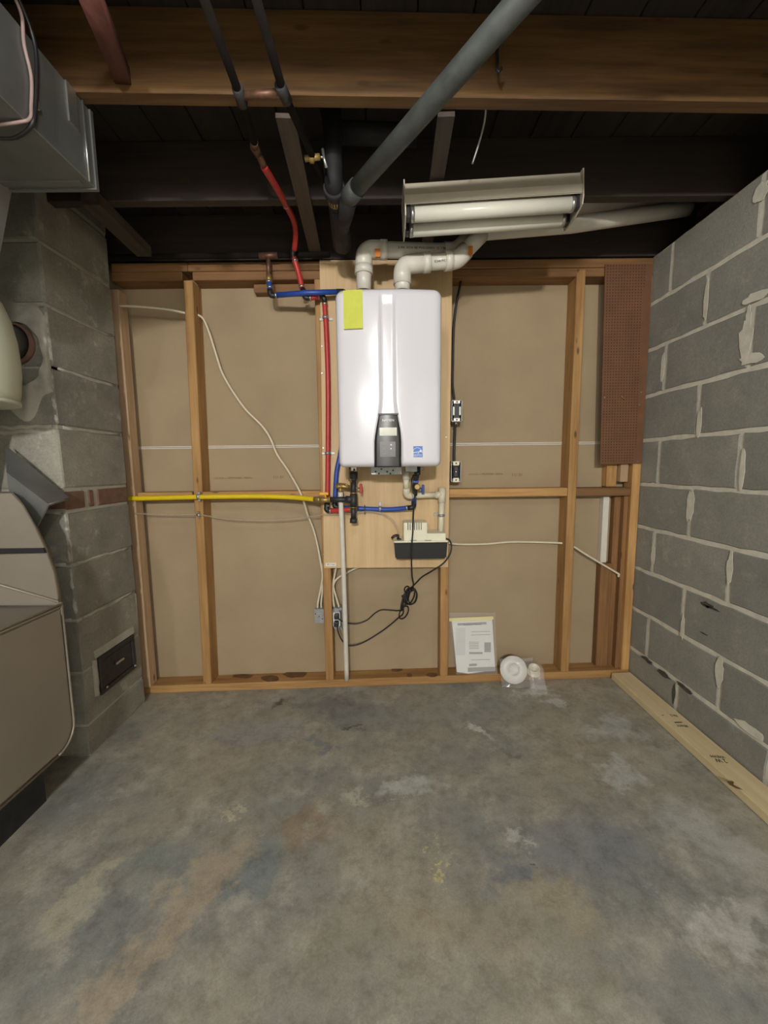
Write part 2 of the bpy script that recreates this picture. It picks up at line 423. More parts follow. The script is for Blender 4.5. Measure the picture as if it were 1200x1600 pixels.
text('printed_mark', '11/: 01', .02, A(808, 742, DW-.0012), (1, 0, 0), (0, 0, 1), INKR, wb)

# right wall: mortar body and single blocks
wr = obj('wall_right', box(B(), XR+.0035, 1.40, -4, 2.02, -.1, 2.0158), MORTAR, None, 'unpainted concrete block foundation wall on the right', None, None, 'structure')
def cmu(parent, mat, X, y0, y1, z0, z1, depth, nrm=1, jit=.003):
    """block whose visible face is the plane x = X, irregular edges; nrm = +1: depth goes to +x"""
    n = 7; m = 3; out = []
    rj = lambda: random.uniform(-jit, jit)
    for i in range(n): out.append((y0+(y1-y0)*i/n + (rj() if i else 0), z0+rj()))
    for i in range(m): out.append((y1+rj(), z0+(z1-z0)*i/m))
    for i in range(n): out.append((y1+(y0-y1)*i/n, z1+rj()))
    for i in range(m): out.append((y0+rj(), z1+(z0-z1)*i/m))
    cy, cz = (y0+y1)/2, (z0+z1)/2
    bm = B(); e = .0035
    dx = random.uniform(-.001, .001)
    a = [bm.verts.new((X+depth*nrm, y, z)) for y, z in out]
    b = [bm.verts.new((X+dx+e*nrm, y, z)) for y, z in out]
    c = [bm.verts.new((X+dx, y+(e if y < cy else -e)*1.2, z+(e if z < cz else -e)*1.2)) for y, z in out]
    k = len(out)
    for p, q in ((a, b), (b, c)):
        for i in range(k): bm.faces.new((p[i], p[(i+1) % k], q[(i+1) % k], q[i]))
    bm.faces.new(c)
    return obj('block', bm, mat, parent)
z9, yj = .187, 1.7966
J = .0078
for r in range(-1, 9):
    z0 = z9+.2032*r; z1 = z0+.2032
    off = 0 if (8-r) % 2 == 0 else -.2032
    y = yj+off+.4064*1
    while y > -.3:
        ya, yb = y-.4064+J, min(y-J, 2.0)
        if yb-ya > .03: cmu(wr, BLOCK, XR, ya, yb, max(z0+J, -.02), z1-J if r < 8 else z1, .02)
        y -= .4064
# mortar smears squeezed out over the joints
def smear(px, py, rw, rh):
    p = AX(px, py, XR); n = 16; bm = B(); pts = []; dx_ = random.uniform(.0018, .003)
    for k in range(n):
        a = 2*math.pi*k/n; r = random.uniform(.72, 1.05)
        pts.append((p.x-dx_, p.y+rw*math.cos(a)*r, p.z+rh*math.sin(a)*r))
    obj('mortar_smear', prism(bm, pts, (.0012, 0, 0)), MORTAR, wr)
for a in [(1175, 560, .05, .02), (1166, 530, .03, .07), (1104, 468, .012, .09), (1170, 500, .012, .05), (1079, 790, .022, .07), (1183, 463, .06, .018), (1021, 868, .016, .06),
          (1036, 575, .012, .07), (1141, 890, .014, .07), (1125, 1050, .02, .06), (1172, 1140, .06, .02), (1160, 735, .012, .08), (1067, 980, .012, .06), (1093, 660, .014, .06), (1190, 300, .03, .03)]:
    smear(*a)
# damp dark joint near the floor
def damp(px, py, rw, rh):
    p = AX(px, py, XR); n = 14; bm = B(); pts = []
    for k in range(n):
        a = 2*math.pi*k/n; r = random.uniform(.5, 1.1)
        pts.append((p.x-.0012, p.y+rw*math.cos(a)*r, p.z+rh*math.sin(a)*r))
    obj('damp_stain', prism(bm, pts, (.0009, 0, 0)), DAMP, wr)
DAMP = plain('damp dark stain', '4f4b42', .9, 0, .3, 40)
for a in [(1053, 1083, .012, .05), (1010, 1030, .05, .012), (1035, 1052, .05, .014), (1070, 1075, .05, .012), (1105, 945, .03, .012), (1112, 950, .05, .005), (1100, 990, .02, .004)]:
    damp(*a)
# the other walls of the cellar, behind and left of the camera
obj('wall_left', box(B(), -3.15, -3, -4, 2.06, -.2, 2.24), BLOCK, None, 'concrete wall on the far left', None, None, 'structure')
obj('wall_front', box(B(), -3, 1.4, -4.15, -4, -.2, 2.24), BLOCK, None, 'concrete wall behind the viewer', None, None, 'structure')

# ceiling: subfloor with boards, joists, furring
ZJ = 2.03
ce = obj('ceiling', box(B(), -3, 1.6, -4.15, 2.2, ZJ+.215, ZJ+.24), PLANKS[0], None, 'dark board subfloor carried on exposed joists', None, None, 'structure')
x = -3.0
while x < 1.5:
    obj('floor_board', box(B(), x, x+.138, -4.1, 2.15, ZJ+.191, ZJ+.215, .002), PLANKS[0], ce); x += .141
yy = 1.134
js = [1.94, 1.528, 1.134] + [1.134-.4064*k for k in range(1, 13)]
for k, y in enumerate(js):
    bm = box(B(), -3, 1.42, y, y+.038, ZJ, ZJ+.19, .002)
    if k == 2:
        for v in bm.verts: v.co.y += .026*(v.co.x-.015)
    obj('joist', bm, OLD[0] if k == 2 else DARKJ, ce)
obj('sill_plate', box(B(), XR+.02, 1.40, -4, 2.0, 2.017, 2.03), OLD[1], ce)
obj('rim_joist', box(B(), 1.43, 1.47, -4, 2.1, 2.02, 2.22), OLD[1], ce)
def furring(p0, p1, wd, z0, z1, mat, name='furring_strip'):
    """strip below the joists from p0 to p1 (xy)"""
    d = (Vector(p1)-Vector(p0)).normalized(); s = Vector((-d.y, d.x))*wd/2
    q = [Vector(p0)-s, Vector(p0)+s, Vector(p1)+s, Vector(p1)-s]
    bm = hexa(B(), [(v.x, v.y, z0) for v in q]+[(v.x, v.y, z1) for v in q])
    return obj(name, bm, mat, ce)
a, b = AZ(443, 180, 2.01), AZ(487, 380, 2.01)
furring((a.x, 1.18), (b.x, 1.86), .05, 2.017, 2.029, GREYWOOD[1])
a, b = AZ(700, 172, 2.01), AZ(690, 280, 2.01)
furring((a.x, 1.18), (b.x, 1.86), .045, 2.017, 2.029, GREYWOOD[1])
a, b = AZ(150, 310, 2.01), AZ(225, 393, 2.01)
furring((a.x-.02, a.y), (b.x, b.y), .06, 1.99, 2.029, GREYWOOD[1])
# reddish strut running into the front joist
p0 = AZ(128, -40, 1.99); p1 = Vector((A(192, 120, 1.12)))
bm = tube(B(), [p0, p1], .026, 4)
obj('bridging_strut', bm, REDWOOD, ce)

# ---------------------------------------------------------------- chimney
XC, YC0, YC1 = -1.16, 1.472, 1.84
ch = thing('chimney', 'grey concrete block chimney with a small iron cleanout door', 'chimney', (XC-.2, (YC0+YC1)/2, fz(XC)))
obj('core', box(B(), XC-.40, XC-.004, YC0+.004, YC1-.004, fz(XC), 2.2), CMORT, ch)
zc = [fz(XC)-.0, .105, .32, .53, .742, .945]
def chim_course(z0, z1):
    bm = B(); bev = .007
    box(bm, XC-.406, XC, YC0, YC1, z0+.004, z1-.004, bev, 2)
    for v in bm.verts:
        v.co += Vector((random.uniform(-.0025, .0025), random.uniform(-.0025, .0025), random.uniform(-.003, .003)))
    obj('block', bm, CHIM, ch)
for a, b in zip(zc[:-1], zc[1:]): chim_course(a, b)
for a, b in [(1.025, 1.252), (1.252, 1.458), (1.458, 1.668), (1.668, 1.875), (1.875, 2.08), (2.08, 2.21)]: chim_course(a, b)
for y0, y1 in [(YC0, 1.575), (1.59, 1.625), (1.64, YC1)]:
    bm = box(B(), XC-.1, XC+.001, y0+.003, y1-.003, .952, 1.018, .004)
    obj('brick', bm, BRICK, ch)
for x0, x1 in [(-1.36, -1.262), (-1.56, -1.37)]:
    obj('brick', box(B(), x0, x1-.006, YC0-.001, YC0+.06, .952, 1.018, .004), BRICK, ch)
# rough mortar patch around the flue hole, front face and corner
bm = B()
cx, cz = -1.255, 1.50
nr, na = 12, 56
prev = None
for i in range(nr):
    ring = []
    for k in range(na):
        a = 2*math.pi*k/na
        R = (.15+.022*math.sin(3*a+1)+.012*math.sin(7*a))
        r = .078+(R-.078)*i/(nr-1)
        x = cx+math.cos(a)*r; z = cz+math.sin(a)*r*1.35
        q = i/(nr-1)
        h = .014*(1-q**2)+.004*math.sin(9*a+5*q)*(1-q)+random.uniform(0, .0022)*(1-q)
        if i == nr-1: h = -.004
        lim = XC-.004
        if x > lim: h -= (x-lim)*.8; x = lim
        ring.append(bm.verts.new((x, YC0-h, z)))
    if prev:
        for k in range(na):
            f = bm.faces.new((prev[k], prev[(k+1) % na], ring[(k+1) % na], ring[k])); f.smooth = True
    prev = ring
obj('mortar_patch', bm, CMORT, ch)
# lumpy mortar beads along the joints of the right face and front corner
def bead(p0, p1, r, n=9):
    bm = B(); pts = []
    for k in range(n):
        t = k/(n-1); pts.append(Vector(p0).lerp(Vector(p1), t)+Vector((random.uniform(-.002, .001), random.uniform(-.002, .002), random.uniform(-.005, .005))))
    tube(bm, pts, r, 6)
    obj('mortar_bead', bm, CMORT, ch)
for z in (1.252, 1.458, 1.668, .742, .53):
    bead((XC-.005, YC0+.03, z), (XC-.005, YC1-.02, z), .007)
for z in (1.252, 1.235, .945, .742, .53):
    bead((XC-.25, YC0+.006, z), (XC-.02, YC0+.006, z), .009)
for za_, zb3 in ((.56, .73), (.76, .94), (1.27, 1.44), (1.48, 1.65)):
    bead((XC-.008, YC0+.008, za_), (XC-.008, YC0+.008, zb3), .0085, 14)
obj('flue_thimble', lathe(B(), [(.062, 0), (.07, 0), (.07, .03), (.062, .03), (.062, .0)], (cx-.02, YC0-.02, 1.536), (0, 1, 0), 28, False), BRICK, ch, 'clay flue ring in the chimney')
# cleanout door
fr = B()
y0, y1, za, zb_ = 1.548, 1.782, .185, .345
for q in [(y0, y1, zb_-.02, zb_), (y0, y1, za, za+.02), (y0, y0+.022, za+.02, zb_-.02), (y1-.022, y1, za+.02, zb_-.02)]:
    box(fr, XC-.004, XC+.012, q[0], q[1], q[2], q[3], .003)
obj('door_frame', fr, IRON, ch, 'black iron cleanout door frame')
dr = obj('cleanout_door', box(B(), XC-.002, XC+.007, y0+.024, y1-.024, za+.022, zb_-.022, .002), IRON, ch)
hb = B(); box(hb, XC+.007, XC+.02, 1.64, 1.69, .268, .278, .003)
obj('door_handle', hb, CHROME, dr)
for y, z in [(y0+.03, .205), (y1-.015, .2)]:
    obj('bolt_head', lathe(B(), [(.006, 0), (.005, .004), (0, .006)], (XC+.011, y, z), (1, 0, 0), 8), CHROME, ch)
bead((XC-.001, y0-.012, .19), (XC-.001, y0-.012, .345), .012)
obj('door_lintel', hexa(B(), [(XC-.01, y0-.01, .347), (XC+.006, y0-.01, .347), (XC+.006, y1+.01, .347), (XC-.01, y1+.01, .347),
     (XC-.01, y0-.01, .378), (XC+.002, y0-.01, .378), (XC+.002, y1+.01, .378), (XC-.01, y1+.01, .378)]), CMORT, ch)

# ---------------------------------------------------------------- furnace at the left
XF, YF = -1.06, 1.287
fu = thing('furnace', 'tan sheet metal furnace with rounded casing at the left edge', 'furnace', (-1.45, .95, fz(-1.45)))
def rrect(y0, y1, z0, z1, r, X, n=8, top=False):
    pts = []
    for cy, cz, a0 in [(y1-r, z0+r, -90), (y1, z1, None), (y0, z1, None), (y0+r, z0+r, 180)]:
        if a0 is None: pts.append((X, cy, cz)); continue
        for k in range(n+1):
            a = math.radians(a0+90*k/n); pts.append((X, cy+r*math.cos(a), cz+r*math.sin(a)))
    return pts
zl = .655
obj('casing', prism(B(), rrect(.45, YF, .178, zl, .075, XF-.004), (-.72, 0, 0)), FURN, fu)
obj('side_panel', prism(B(), rrect(.46, YF-.01, .188, zl-.01, .068, XF), (-.01, 0, 0)), FURN, fu)
pts = rrect(.45, YF, .178, zl, .075, XF); pts = [pts[0]]+pts[1:]
rim = tube(B(), [Vector(p) for p in pts]+[Vector(pts[0])], .004, 6)
obj('rim', rim, FURN, fu)
obj('top_flange', tube(B(), [(XF, YF, zl+.006), (XF, .45, zl+.006)], .004, 6), CHROME, fu, 'bright metal edge of the casing')
obj('corner_tab', box(B(), XF-.02, XF+.003, YF-.004, YF+.002, zl-.03, zl+.012), FURN, fu)
# upper casing: narrowing front
upx = [(96, 946), (94, 925), (88, 893), (75, 858), (58, 822), (40, 790), (22, 768), (-30, 769), (-330, 772), (-420, 860), (-450, 946)]
ub = [A(x+1, y, 1.40) for x, y in upx]; uf = [A(x-5 if x > 0 else x+5, y+(3 if 760 < y < 775 else 0), YF+.004) for x, y in upx]
bm = B(); ra = [bm.verts.new(q) for q in uf]; rb = [bm.verts.new(q) for q in ub]
bm.faces.new(ra); bm.faces.new(rb[::-1])
for k in range(len(ra)):
    f = bm.faces.new((ra[k], rb[k], rb[(k+1) % len(ra)], ra[(k+1) % len(ra)])); f.smooth = True
obj('upper_casing', bm, FURN, fu)
bm = B()
v = [(-1.067, YF-.002, .664), (-1.30, YF-.06, .665), (-1.83, YF-.06, .665), (-1.83, YF+.003, .88), (-1.257, YF+.003, .728)]
obj('hip_panel', hexa(B(), [(-1.067, YF-.003, .662), (-1.8, YF-.02, .662), (-1.8, YF+.003, .662), (-1.067, YF+.003, .662),
    (-1.069, YF-.0, .667), (-1.8, YF-.0, .90), (-1.8, YF+.003, .90), (-1.069, YF+.003, .667)]), FURN, fu)
obj('fold_ridge', tube(B(), [(-1.067, YF-.001, .668), (-1.80, YF-.001, .904)], .004, 6), FURN, fu)
st = B(); prism(st, [(x, YF-.003, z) for x, z in [(-1.094, .832), (-1.10, .848), (-1.80, .848), (-1.80, .824)]], (0, .01, 0))
obj('strap', st, BLK, fu, 'black strap around the upper casing')
obj('shading_plinth', box(B(), -1.70, -1.16, .47, 1.26, fz(-1.45)-.003, .18), IRON, fu)  # furnace base, extended to block light from passing under the casing
# flue hood and pipe
fh = thing('flue_hood', 'off-white rounded flue hood piped into the chimney', 'flue', (-1.267, 1.2, 1.03))
prof = [(.165, 1.303), (.172, 1.33), (.179, 1.39), (.18, 1.43), (.177, 1.49), (.168, 1.55), (.152, 1.60), (.122, 1.65), (.07, 1.682), (0, 1.69)]
obj('hood', lathe(B(), prof, (-1.267, 1.2, 0), (0, 0, 1), 40), HOODW, fh)
obj('rim', lathe(B(), [(.165, 1.298), (.171, 1.298), (.171, 1.308), (.165, 1.308)], (-1.267, 1.2, 0), (0, 0, 1), 40), HOODW, fh)
obj('flue_pipe', cyl(B(), (-1.275, 1.3, 1.536), (-1.275, 1.478, 1.536), .058, 24), GALV, fh)
obj('riser_pipe', cyl(B(), (-1.42, 1.36, 1.03), (-1.30, 1.25, 1.32), .055, 20), GALV, fh)
# bent sheet-metal chute between furnace and chimney
ct = thing('metal_chute', 'bent galvanised metal chute sloping down beside the furnace', 'duct', tuple(A(60, 770, 1.4)))
def chute():
    P = lambda x, y, Y: A(x, y, Y)
    a0, a1 = P(8, 695, 1.42), P(109, 778, 1.445)      # back top edge
    b0, b1 = P(10, 738, 1.34), P(76, 788, 1.36)       # front top edge
    c0, c1 = P(14, 768, 1.35), P(58, 822, 1.37)       # lower front edge
    bm = B()
    t = .004
    V = lambda q: bm.verts.new(q)
    A0, A1, B0, B1, C0, C1 = map(V, (a0, a1, b0, b1, c0, c1))
    A0i, A1i, B0i, B1i, C0i, C1i = [V(q+Vector((-.002, .004, -.006))) for q in (a0, a1, b0, b1, c0, c1)]
    for q in ((A0, A1, B1, B0), (B0, B1, C1, C0), (A0i, B0i, B1i, A1i), (B0i, C0i, C1i, B1i), (A0, A0i, A1i, A1), (C0, C1, C1i, C0i), (A1, A1i, B1i, B1), (B1, B1i, C1i, C1), (A0, B0, B0i, A0i), (B0, C0, C0i, B0i)):
        bm.faces.new(q)
    return bm
obj('bent_sheet', chute(), GALV, ct)
obj('hem', tube(B(), [A(76, 788, 1.36), A(109, 778, 1.445)], .003, 6), GALV, ct)

# ---------------------------------------------------------------- duct trunk top left
DX, DZ0, DZ1, DY = -.75, 1.838, 2.027, 1.165
du = thing('duct_trunk', 'grey galvanised rectangular duct hung below the joists', 'duct', (-1.2, .6, DZ0))
obj('duct_body', box(B(), -1.75, DX, .05, DY, DZ0, DZ1, .002), GALV, du)
obj('end_flange', box(B(), -1.75, DX+.004, DY-.006, DY+.004, DZ0-.004, DZ1-.001), GALV, du)
obj('corner_seam', tube(B(), [(DX+.002, DY-.03, DZ0), (DX+.002, DY-.03, DZ1)], .0022, 6), CHROME, du)
obj('drive_cleat', box(B(), -1.7, DX-.02, DY-.035, DY-.02, DZ0-.004, DZ0), GALV, du)
obj('hanger_strap', box(B(), DX-.001, DX+.004, 1.08, 1.11, DZ0+.1, DZ1), CHROME, du)
# slanted boot dropping from the trunk
q0 = (-.974, 1.873); q1 = (-1.045, 1.60)
bt = B(); prism(bt, [(-.975, 1.165, DZ0), (-1.05, 1.165, 1.60), (-1.35, 1.165, 1.60), (-1.30, 1.165, DZ0)], (0, -.2, 0))
obj('duct_boot', bt, GALV, du)
def cable(name, pts, r, mat, label, cat='cable', n=8, seg=8, parent=None, group=None):
    group = group or {'white_cable': 'white house cables on the stud wall', 'black_cable': 'black cables of the right boxes'}.get(name)
    return obj(name, tube(B(), spline(pts, seg), r, n), mat, parent, label, cat if parent is None else None, group)
def onduct(px, py): p = AX(px, py, DX+.006); return p
cw = thing('thermostat_cable', 'pinkish and black cables looped over the duct corner', 'cable', tuple(AX(50, 150, DX)))
def dpt(px, py, o=.005):
    p = AX(px, py, DX+o)
    if p.z < DZ0: p = AZ(px, py, DZ0-o)
    return p
obj('pink_wire', tube(B(), spline([dpt(*q) for q in [(20, -10), (34, 25), (38, 70), (49, 120), (49, 165), (47, 185), (30, 191), (-10, 196)]], 8), .0035, 6), PINK, cw)
obj('black_wire', tube(B(), spline([dpt(*q, .009) for q in [(26, -10), (48, 45), (57, 90), (56, 160), (52, 190), (40, 206), (20, 216), (-10, 216)]], 8), .004, 6), CORD, cw)
obj('cable_clip', lathe(B(), [(.009, 0), (.009, .008)], AX(54, 164, DX+.001), (1, 0, 0), 10), CHROME, cw)

# ---------------------------------------------------------------- pipes below the joists
def pipe_thing(name, label, cat, pts, r, mat, n=14, part='pipe'):
    t = thing(name, label, cat, tuple(pts[0])); obj(part, tube(B(), pts, r, n), mat, t); return t
P1, P2 = AZ(815, 0, 1.975), AZ(545, 308, 1.945)
d = (P1-P2).normalized()
dp = thing('drain_pipe', 'thick grey galvanised drain pipe crossing below the joists', 'pipe', tuple(P2))
obj('pipe', tube(B(), [P2, P2.lerp(P1, .5), P1+d*.5], .025, 20), GALV2, dp)
obj('threaded_collar', tube(B(), [P2-d*.01, P2+d*.05], .0285, 20), GALV2, dp)
# cast iron stack
cs = thing('cast_iron_stack', 'black cast iron drain stack with a wye fitting above the plywood', 'pipe', (-.13, 1.42, 1.80))
q1 = AZ(521, 288, 1.965); q2 = AZ(529, 335, 1.965); q3 = AZ(535, 382, 1.965)
ax_ = (q3-q1).normalized()
obj('stack_pipe', tube(B(), bend([q1+V3((0, .0, .26)), q1, q1+ax_*.07], .05, 8), .0285, 20), CAST, cs)
obj('hub', tube(B(), [q1+ax_*.012, q1+ax_*.042], .033, 20), CAST, cs)
obj('clamp_band', tube(B(), [q1+ax_*.045, q1+ax_*.075], .0285, 20), BRASS, cs)
obj('branch_neck', tube(B(), [q1+ax_*.02, q2], .0265, 20), CAST, cs)
obj('wye_body', tube(B(), [q2-ax_*.05, q2, q2.lerp(q3, .5), q3], .029, 20, True, .037), CAST, cs)
obj('wye_branch', tube(B(), [q2.lerp(q3, .45), P2-ax_*.0], .031, 20, True, .03), CAST, cs)
obj('cleanout_plug', tube(B(), [q3, q3+ax_*.02], .03, 6), CAST, cs)
obj('side_arm', tube(B(), [q1+V3((0, .02, .16)), q1+V3((.26, .02, .15))], .03, 16), CAST, cs)
# water pipes
ZP = 1.985
wp_ = thing('steel_water_pipe', 'dark old steel water pipes below the joists with a cross link', 'pipe', tuple(AZ(375, 150, ZP)))
a0, a1, a2 = AZ(312, -20, ZP), AZ(375, 150, ZP), AZ(397, 222, ZP)
obj('pipe', tube(B(), [a0, a1, a2], .0095, 12), STEELP, wp_)
b0, b1, b2 = AZ(395, -20, ZP), AZ(443, 145, ZP), AZ(534, 345, ZP)
obj('pipe', tube(B(), [b0, b1, b2], .0095, 12), STEELP, wp_)
obj('cross_link', tube(B(), [a1, b1], .009, 12), COPPER, wp_, 'copper link between the two pipes')
for p, q in ((a1, a2), (b1, b2)):
    dd = (q-p).normalized()
    obj('tee_fitting', tube(B(), [p-dd*.022, p+dd*.022], .0135, 12), IRON, wp_)
for k in (.2, .55):
    p = a0.lerp(a1, k)
obj('valve_body', tube(B(), [A(476, 248, 1.27), A(487, 246, 1.27), A(490, 246, 1.27), A(500, 245, 1.27)], .0085, 10), BRASS, wp_, 'brass valve')
obj('valve_bonnet', lathe(B(), [(.007, 0), (.013, .004), (.013, .014), (.007, .018)], A(482, 247, 1.27), (1, 0, 0), 8), BRASS, wp_)
vh = tube(B(), [A(504, 233, 1.27), A(506, 246, 1.27), A(510, 261, 1.27)], .0042, 8)
cyl(vh, A(499, 245, 1.27), A(506, 246, 1.27), .003, 8)
obj('valve_handle', vh, CHROME, wp_, 'bright steel T handle')
# horizontal steel pipe along the top of the wall
hp = thing('cold_supply_line', 'dark steel pipe running along the top of the stud wall', 'pipe', tuple(A(345, 400, 1.86)))
l0, l1 = A(190, 402, 1.86), A(500, 398, 1.86)
obj('pipe', tube(B(), [l0+(l0-l1)*.3, l0, l1, l1+(l1-l0)*.05], .012, 12), STEELP, hp)
tz = A(419, 400, 1.86)
obj('copper_tee', tube(B(), [A(405, 400, 1.86), A(434, 399, 1.86)], .0135, 12), COPPER, hp)

# ---------------------------------------------------------------- plywood and heater
PF = SF-.018
pb = thing('plywood_board', 'pale plywood backer board behind the white water heater', 'board', (0, PF, .614))
c = [(-.287, .614), (.311, .611), (.321, 2.0), (-.267, 2.005)]
bm = B(); prism(bm, [(x, PF, z) for x, z in c], (0, .0178, 0)); bmesh.ops.bevel(bm, geom=bm.edges[:], offset=.0015, segments=1, affect='EDGES')
obj('sheet', bm, PLY, pb)
lb = obj('sticker', box(B(), A(509, 882, PF).x, A(525, 882, PF).x, PF-.0008, PF, A(517, 884.5, PF).z, A(517, 879.5, PF).z), PAPER, pb, 'small white printed sticker')
text('sticker_print', 'Ø1.1oo', .012, A(517, 882, PF-.0012), (1, 0, 0), (0, 0, 1), INKD, pb)
for px, py in [(503, 541), (503, 583), (697, 683), (506, 866), (695, 880), (505, 700)]:
    obj('screw_head', lathe(B(), [(.004, 0), (.003, .0015)], A(px, py, PF), (0, -1, 0), 8), CHROME, pb)

HY = 1.55
wh = thing('tankless_water_heater', 'white wall hung tankless water heater with black control panel', 'water heater', (.03, 1.72, 1.09))
hx0, hx1, hz0, hz1 = -.168, .228, 1.096, 1.748
xl, xr = A(592, 560, HY).x, A(619, 560, HY).x
HC = (xl+xr)/2
def front(x, z):
    """depth of the moulded front cover"""
    u = (x-(hx0+hx1)/2)/((hx1-hx0)/2)
    y = HY + .016*u*u
    t = max(0, min(1, (1.36-z)/.2)); t = t*t*(3-2*t)             # valley widens near the panel
    hw = .020+.026*t
    dist = abs(x-HC)
    e = max(0, min(1, (hw+.012-dist)/.012)); e = e*e*(3-2*e)
    y += (.009+.004*t)*e*max(0, min(1, (1.745-z)/.05))
    return y
NXH, NZH = 96, 72
bm = B(); grid = []
rc = .028
def inset(u):                                   # edge roll radius
    return u
xs = [hx0+(hx1-hx0)*i/NXH for i in range(NXH+1)]; zsn = [hz0+(hz1-hz0)*k/NZH for k in range(NZH+1)]
def cl(x, a, b): return max(a, min(b, x))
R = .030
def outline(n=12):
    pts = []
    for cx_, cz_, a0 in [(hx1-R, hz1-R, 0), (hx0+R, hz1-R, 90), (hx0+R, hz0+R*.7, 180), (hx1-R, hz0+R*.7, 270)]:
        rr = R if cz_ > 1.4 else R*.7
        ccx = cx_ if cz_ > 1.4 else (hx0+rr if cx_ < 0 else hx1-rr)
        for k in range(n+1):
            a = math.radians(a0+90*k/n); pts.append((ccx+rr*math.cos(a), cz_+rr*math.sin(a)))
    return pts
def roll(x, z):
    """rounded edge: extra depth close to the outline, and point pulled inside the rounded rectangle"""
    rr = R if z > 1.4 else R*.7
    cx_ = cl(x, hx0+rr, hx1-rr); cz_ = cl(z, hz0+rr, hz1-rr)
    dx, dz = x-cx_, z-cz_
    if dx and dz:                               # map the square corner to a round one
        m = max(abs(dx), abs(dz)); l = math.hypot(dx, dz); dx, dz = dx*m/l, dz*m/l
    dist = math.hypot(dx, dz)/rr
    return cx_+dx, cz_+dz, .022*(1-math.sqrt(max(0, 1-min(1, dist)**2)))
for k in range(NZH+1):
    row = []
    for i in range(NXH+1):
        x, z, e = roll(xs[i], zsn[k]); row.append(bm.verts.new((x, front(x, z)+e, z)))
    grid.append(row)
for k in range(NZH):
    for i in range(NXH):
        f = bm.faces.new((grid[k][i], grid[k][i+1], grid[k+1][i+1], grid[k+1][i])); f.smooth = True
edge = grid[0][:]+[grid[k][NXH] for k in range(1, NZH+1)]+grid[NZH][-2::-1]+[grid[k][0] for k in range(NZH-1, 0, -1)]
back = [bm.verts.new((v.co.x, 1.80, v.co.z)) for v in edge]
n = len(edge)
for i in range(n):
    f = bm.faces.new((edge[i], back[i], back[(i+1) % n], edge[(i+1) % n])); f.smooth = True
bm.faces.new(back)
obj('front_cover', bm, WHITE, wh)
obj('rear_chassis', box(B(), hx0+.008, hx1-.008, 1.80, 1.872, hz0+.008, hz1-.01, .004), ZINC, wh)
obj('wall_bracket', box(B(), -.05, .12, 1.872, PF-.0005, 1.70, 1.77, .002), ZINC, wh)
# control panel
def fy(px, py, o):
    p = A(px, py, HY); return Vector((p.x, front(p.x, p.z)-o, p.z))
def panel(bm, left, right, rows, o, th):
    g = []
    for k in range(rows+1):
        t = k/rows; (l, y), (r, y2) = left(t), right(t); row = []
        for i in range(11):
            q = fy(l+(r-l)*i/10, y, o); q.y -= 0
            row.append(q)
        ym = min(q.y for q in row)
        row = [Vector((q.x, HY+.004-o+.004*((i-5)/5)**2, q.z)) for i, q in enumerate(row)]
        g.append([bm.verts.new(q) for q in row])
    for k in range(rows):
        for i in range(10):
            f = bm.faces.new((g[k][i], g[k][i+1], g[k+1][i+1], g[k+1][i])); f.smooth = True
    r = bmesh.ops.extrude_face_region(bm, geom=bm.faces[:])
    bmesh.ops.translate(bm, verts=[e for e in r['geom'] if isinstance(e, bmesh.types.BMVert)], vec=(0, th, 0))
    return bm
sm = lambda t: t*t*(3-2*t)
pl = lambda t: (589.5-4.5*sm(min(1, t*1.8)) + (2.5*(1-t/.05)**2 if t < .05 else 0), 646+84*t)
pr = lambda t: (623.5+3.5*sm(min(1, t*1.8)) - (2.5*(1-t/.05)**2 if t < .05 else 0), 646+84*t)
cp = obj('control_panel', panel(B(), pl, pr, 40, .004, .02), GLOSS, wh)
def PP(px, py, o=.001):
    p = A(px, py, HY); return Vector((p.x, HY-.0002-o, p.z))
def prect(name, x0, x1, y0, y1, mat, o=.001, par=None, label=None):
    a, b = PP(x0, y1), PP(x1, y0)
    return obj(name, box(B(), a.x, b.x, HY-.0005-o, HY+.004, a.z, b.z), mat, par or cp, label)
prect('hood_slot', 591, 622.5, 645.8, 648.5, BLK, .002)
prect('display', 593, 620, 668, 681, LCD, .0012, None, 'grey green liquid crystal display')
prect('button_pad', 594, 618, 690, 714, PAD, .0012)
text('brand_name', 'NAVIEN', .013, PP(606.5, 657, .002), (1, 0, 0), (0, 0, 1), WTXT, cp, width=.044)
text('button_mark', '▲', .008, PP(611, 695, .003), (1, 0, 0), (0, 0, 1), WTXT, cp)
bm = B(); a = PP(611, 701.5, .0022)
prism(bm, [a+Vector((-.003, 0, .003)), a+Vector((.003, 0, .003)), a+Vector((0, 0, -.003))], (0, .0005, 0)); obj('button_mark', bm, WTXT, cp)
for x in (599, 602):
    for y in (694, 702, 709):
        a = PP(x, y, .0022); obj('button_mark', box(B(), a.x-.003, a.x+.003, a.y, a.y+.0005, a.z-.0006, a.z+.0006), INK, cp)
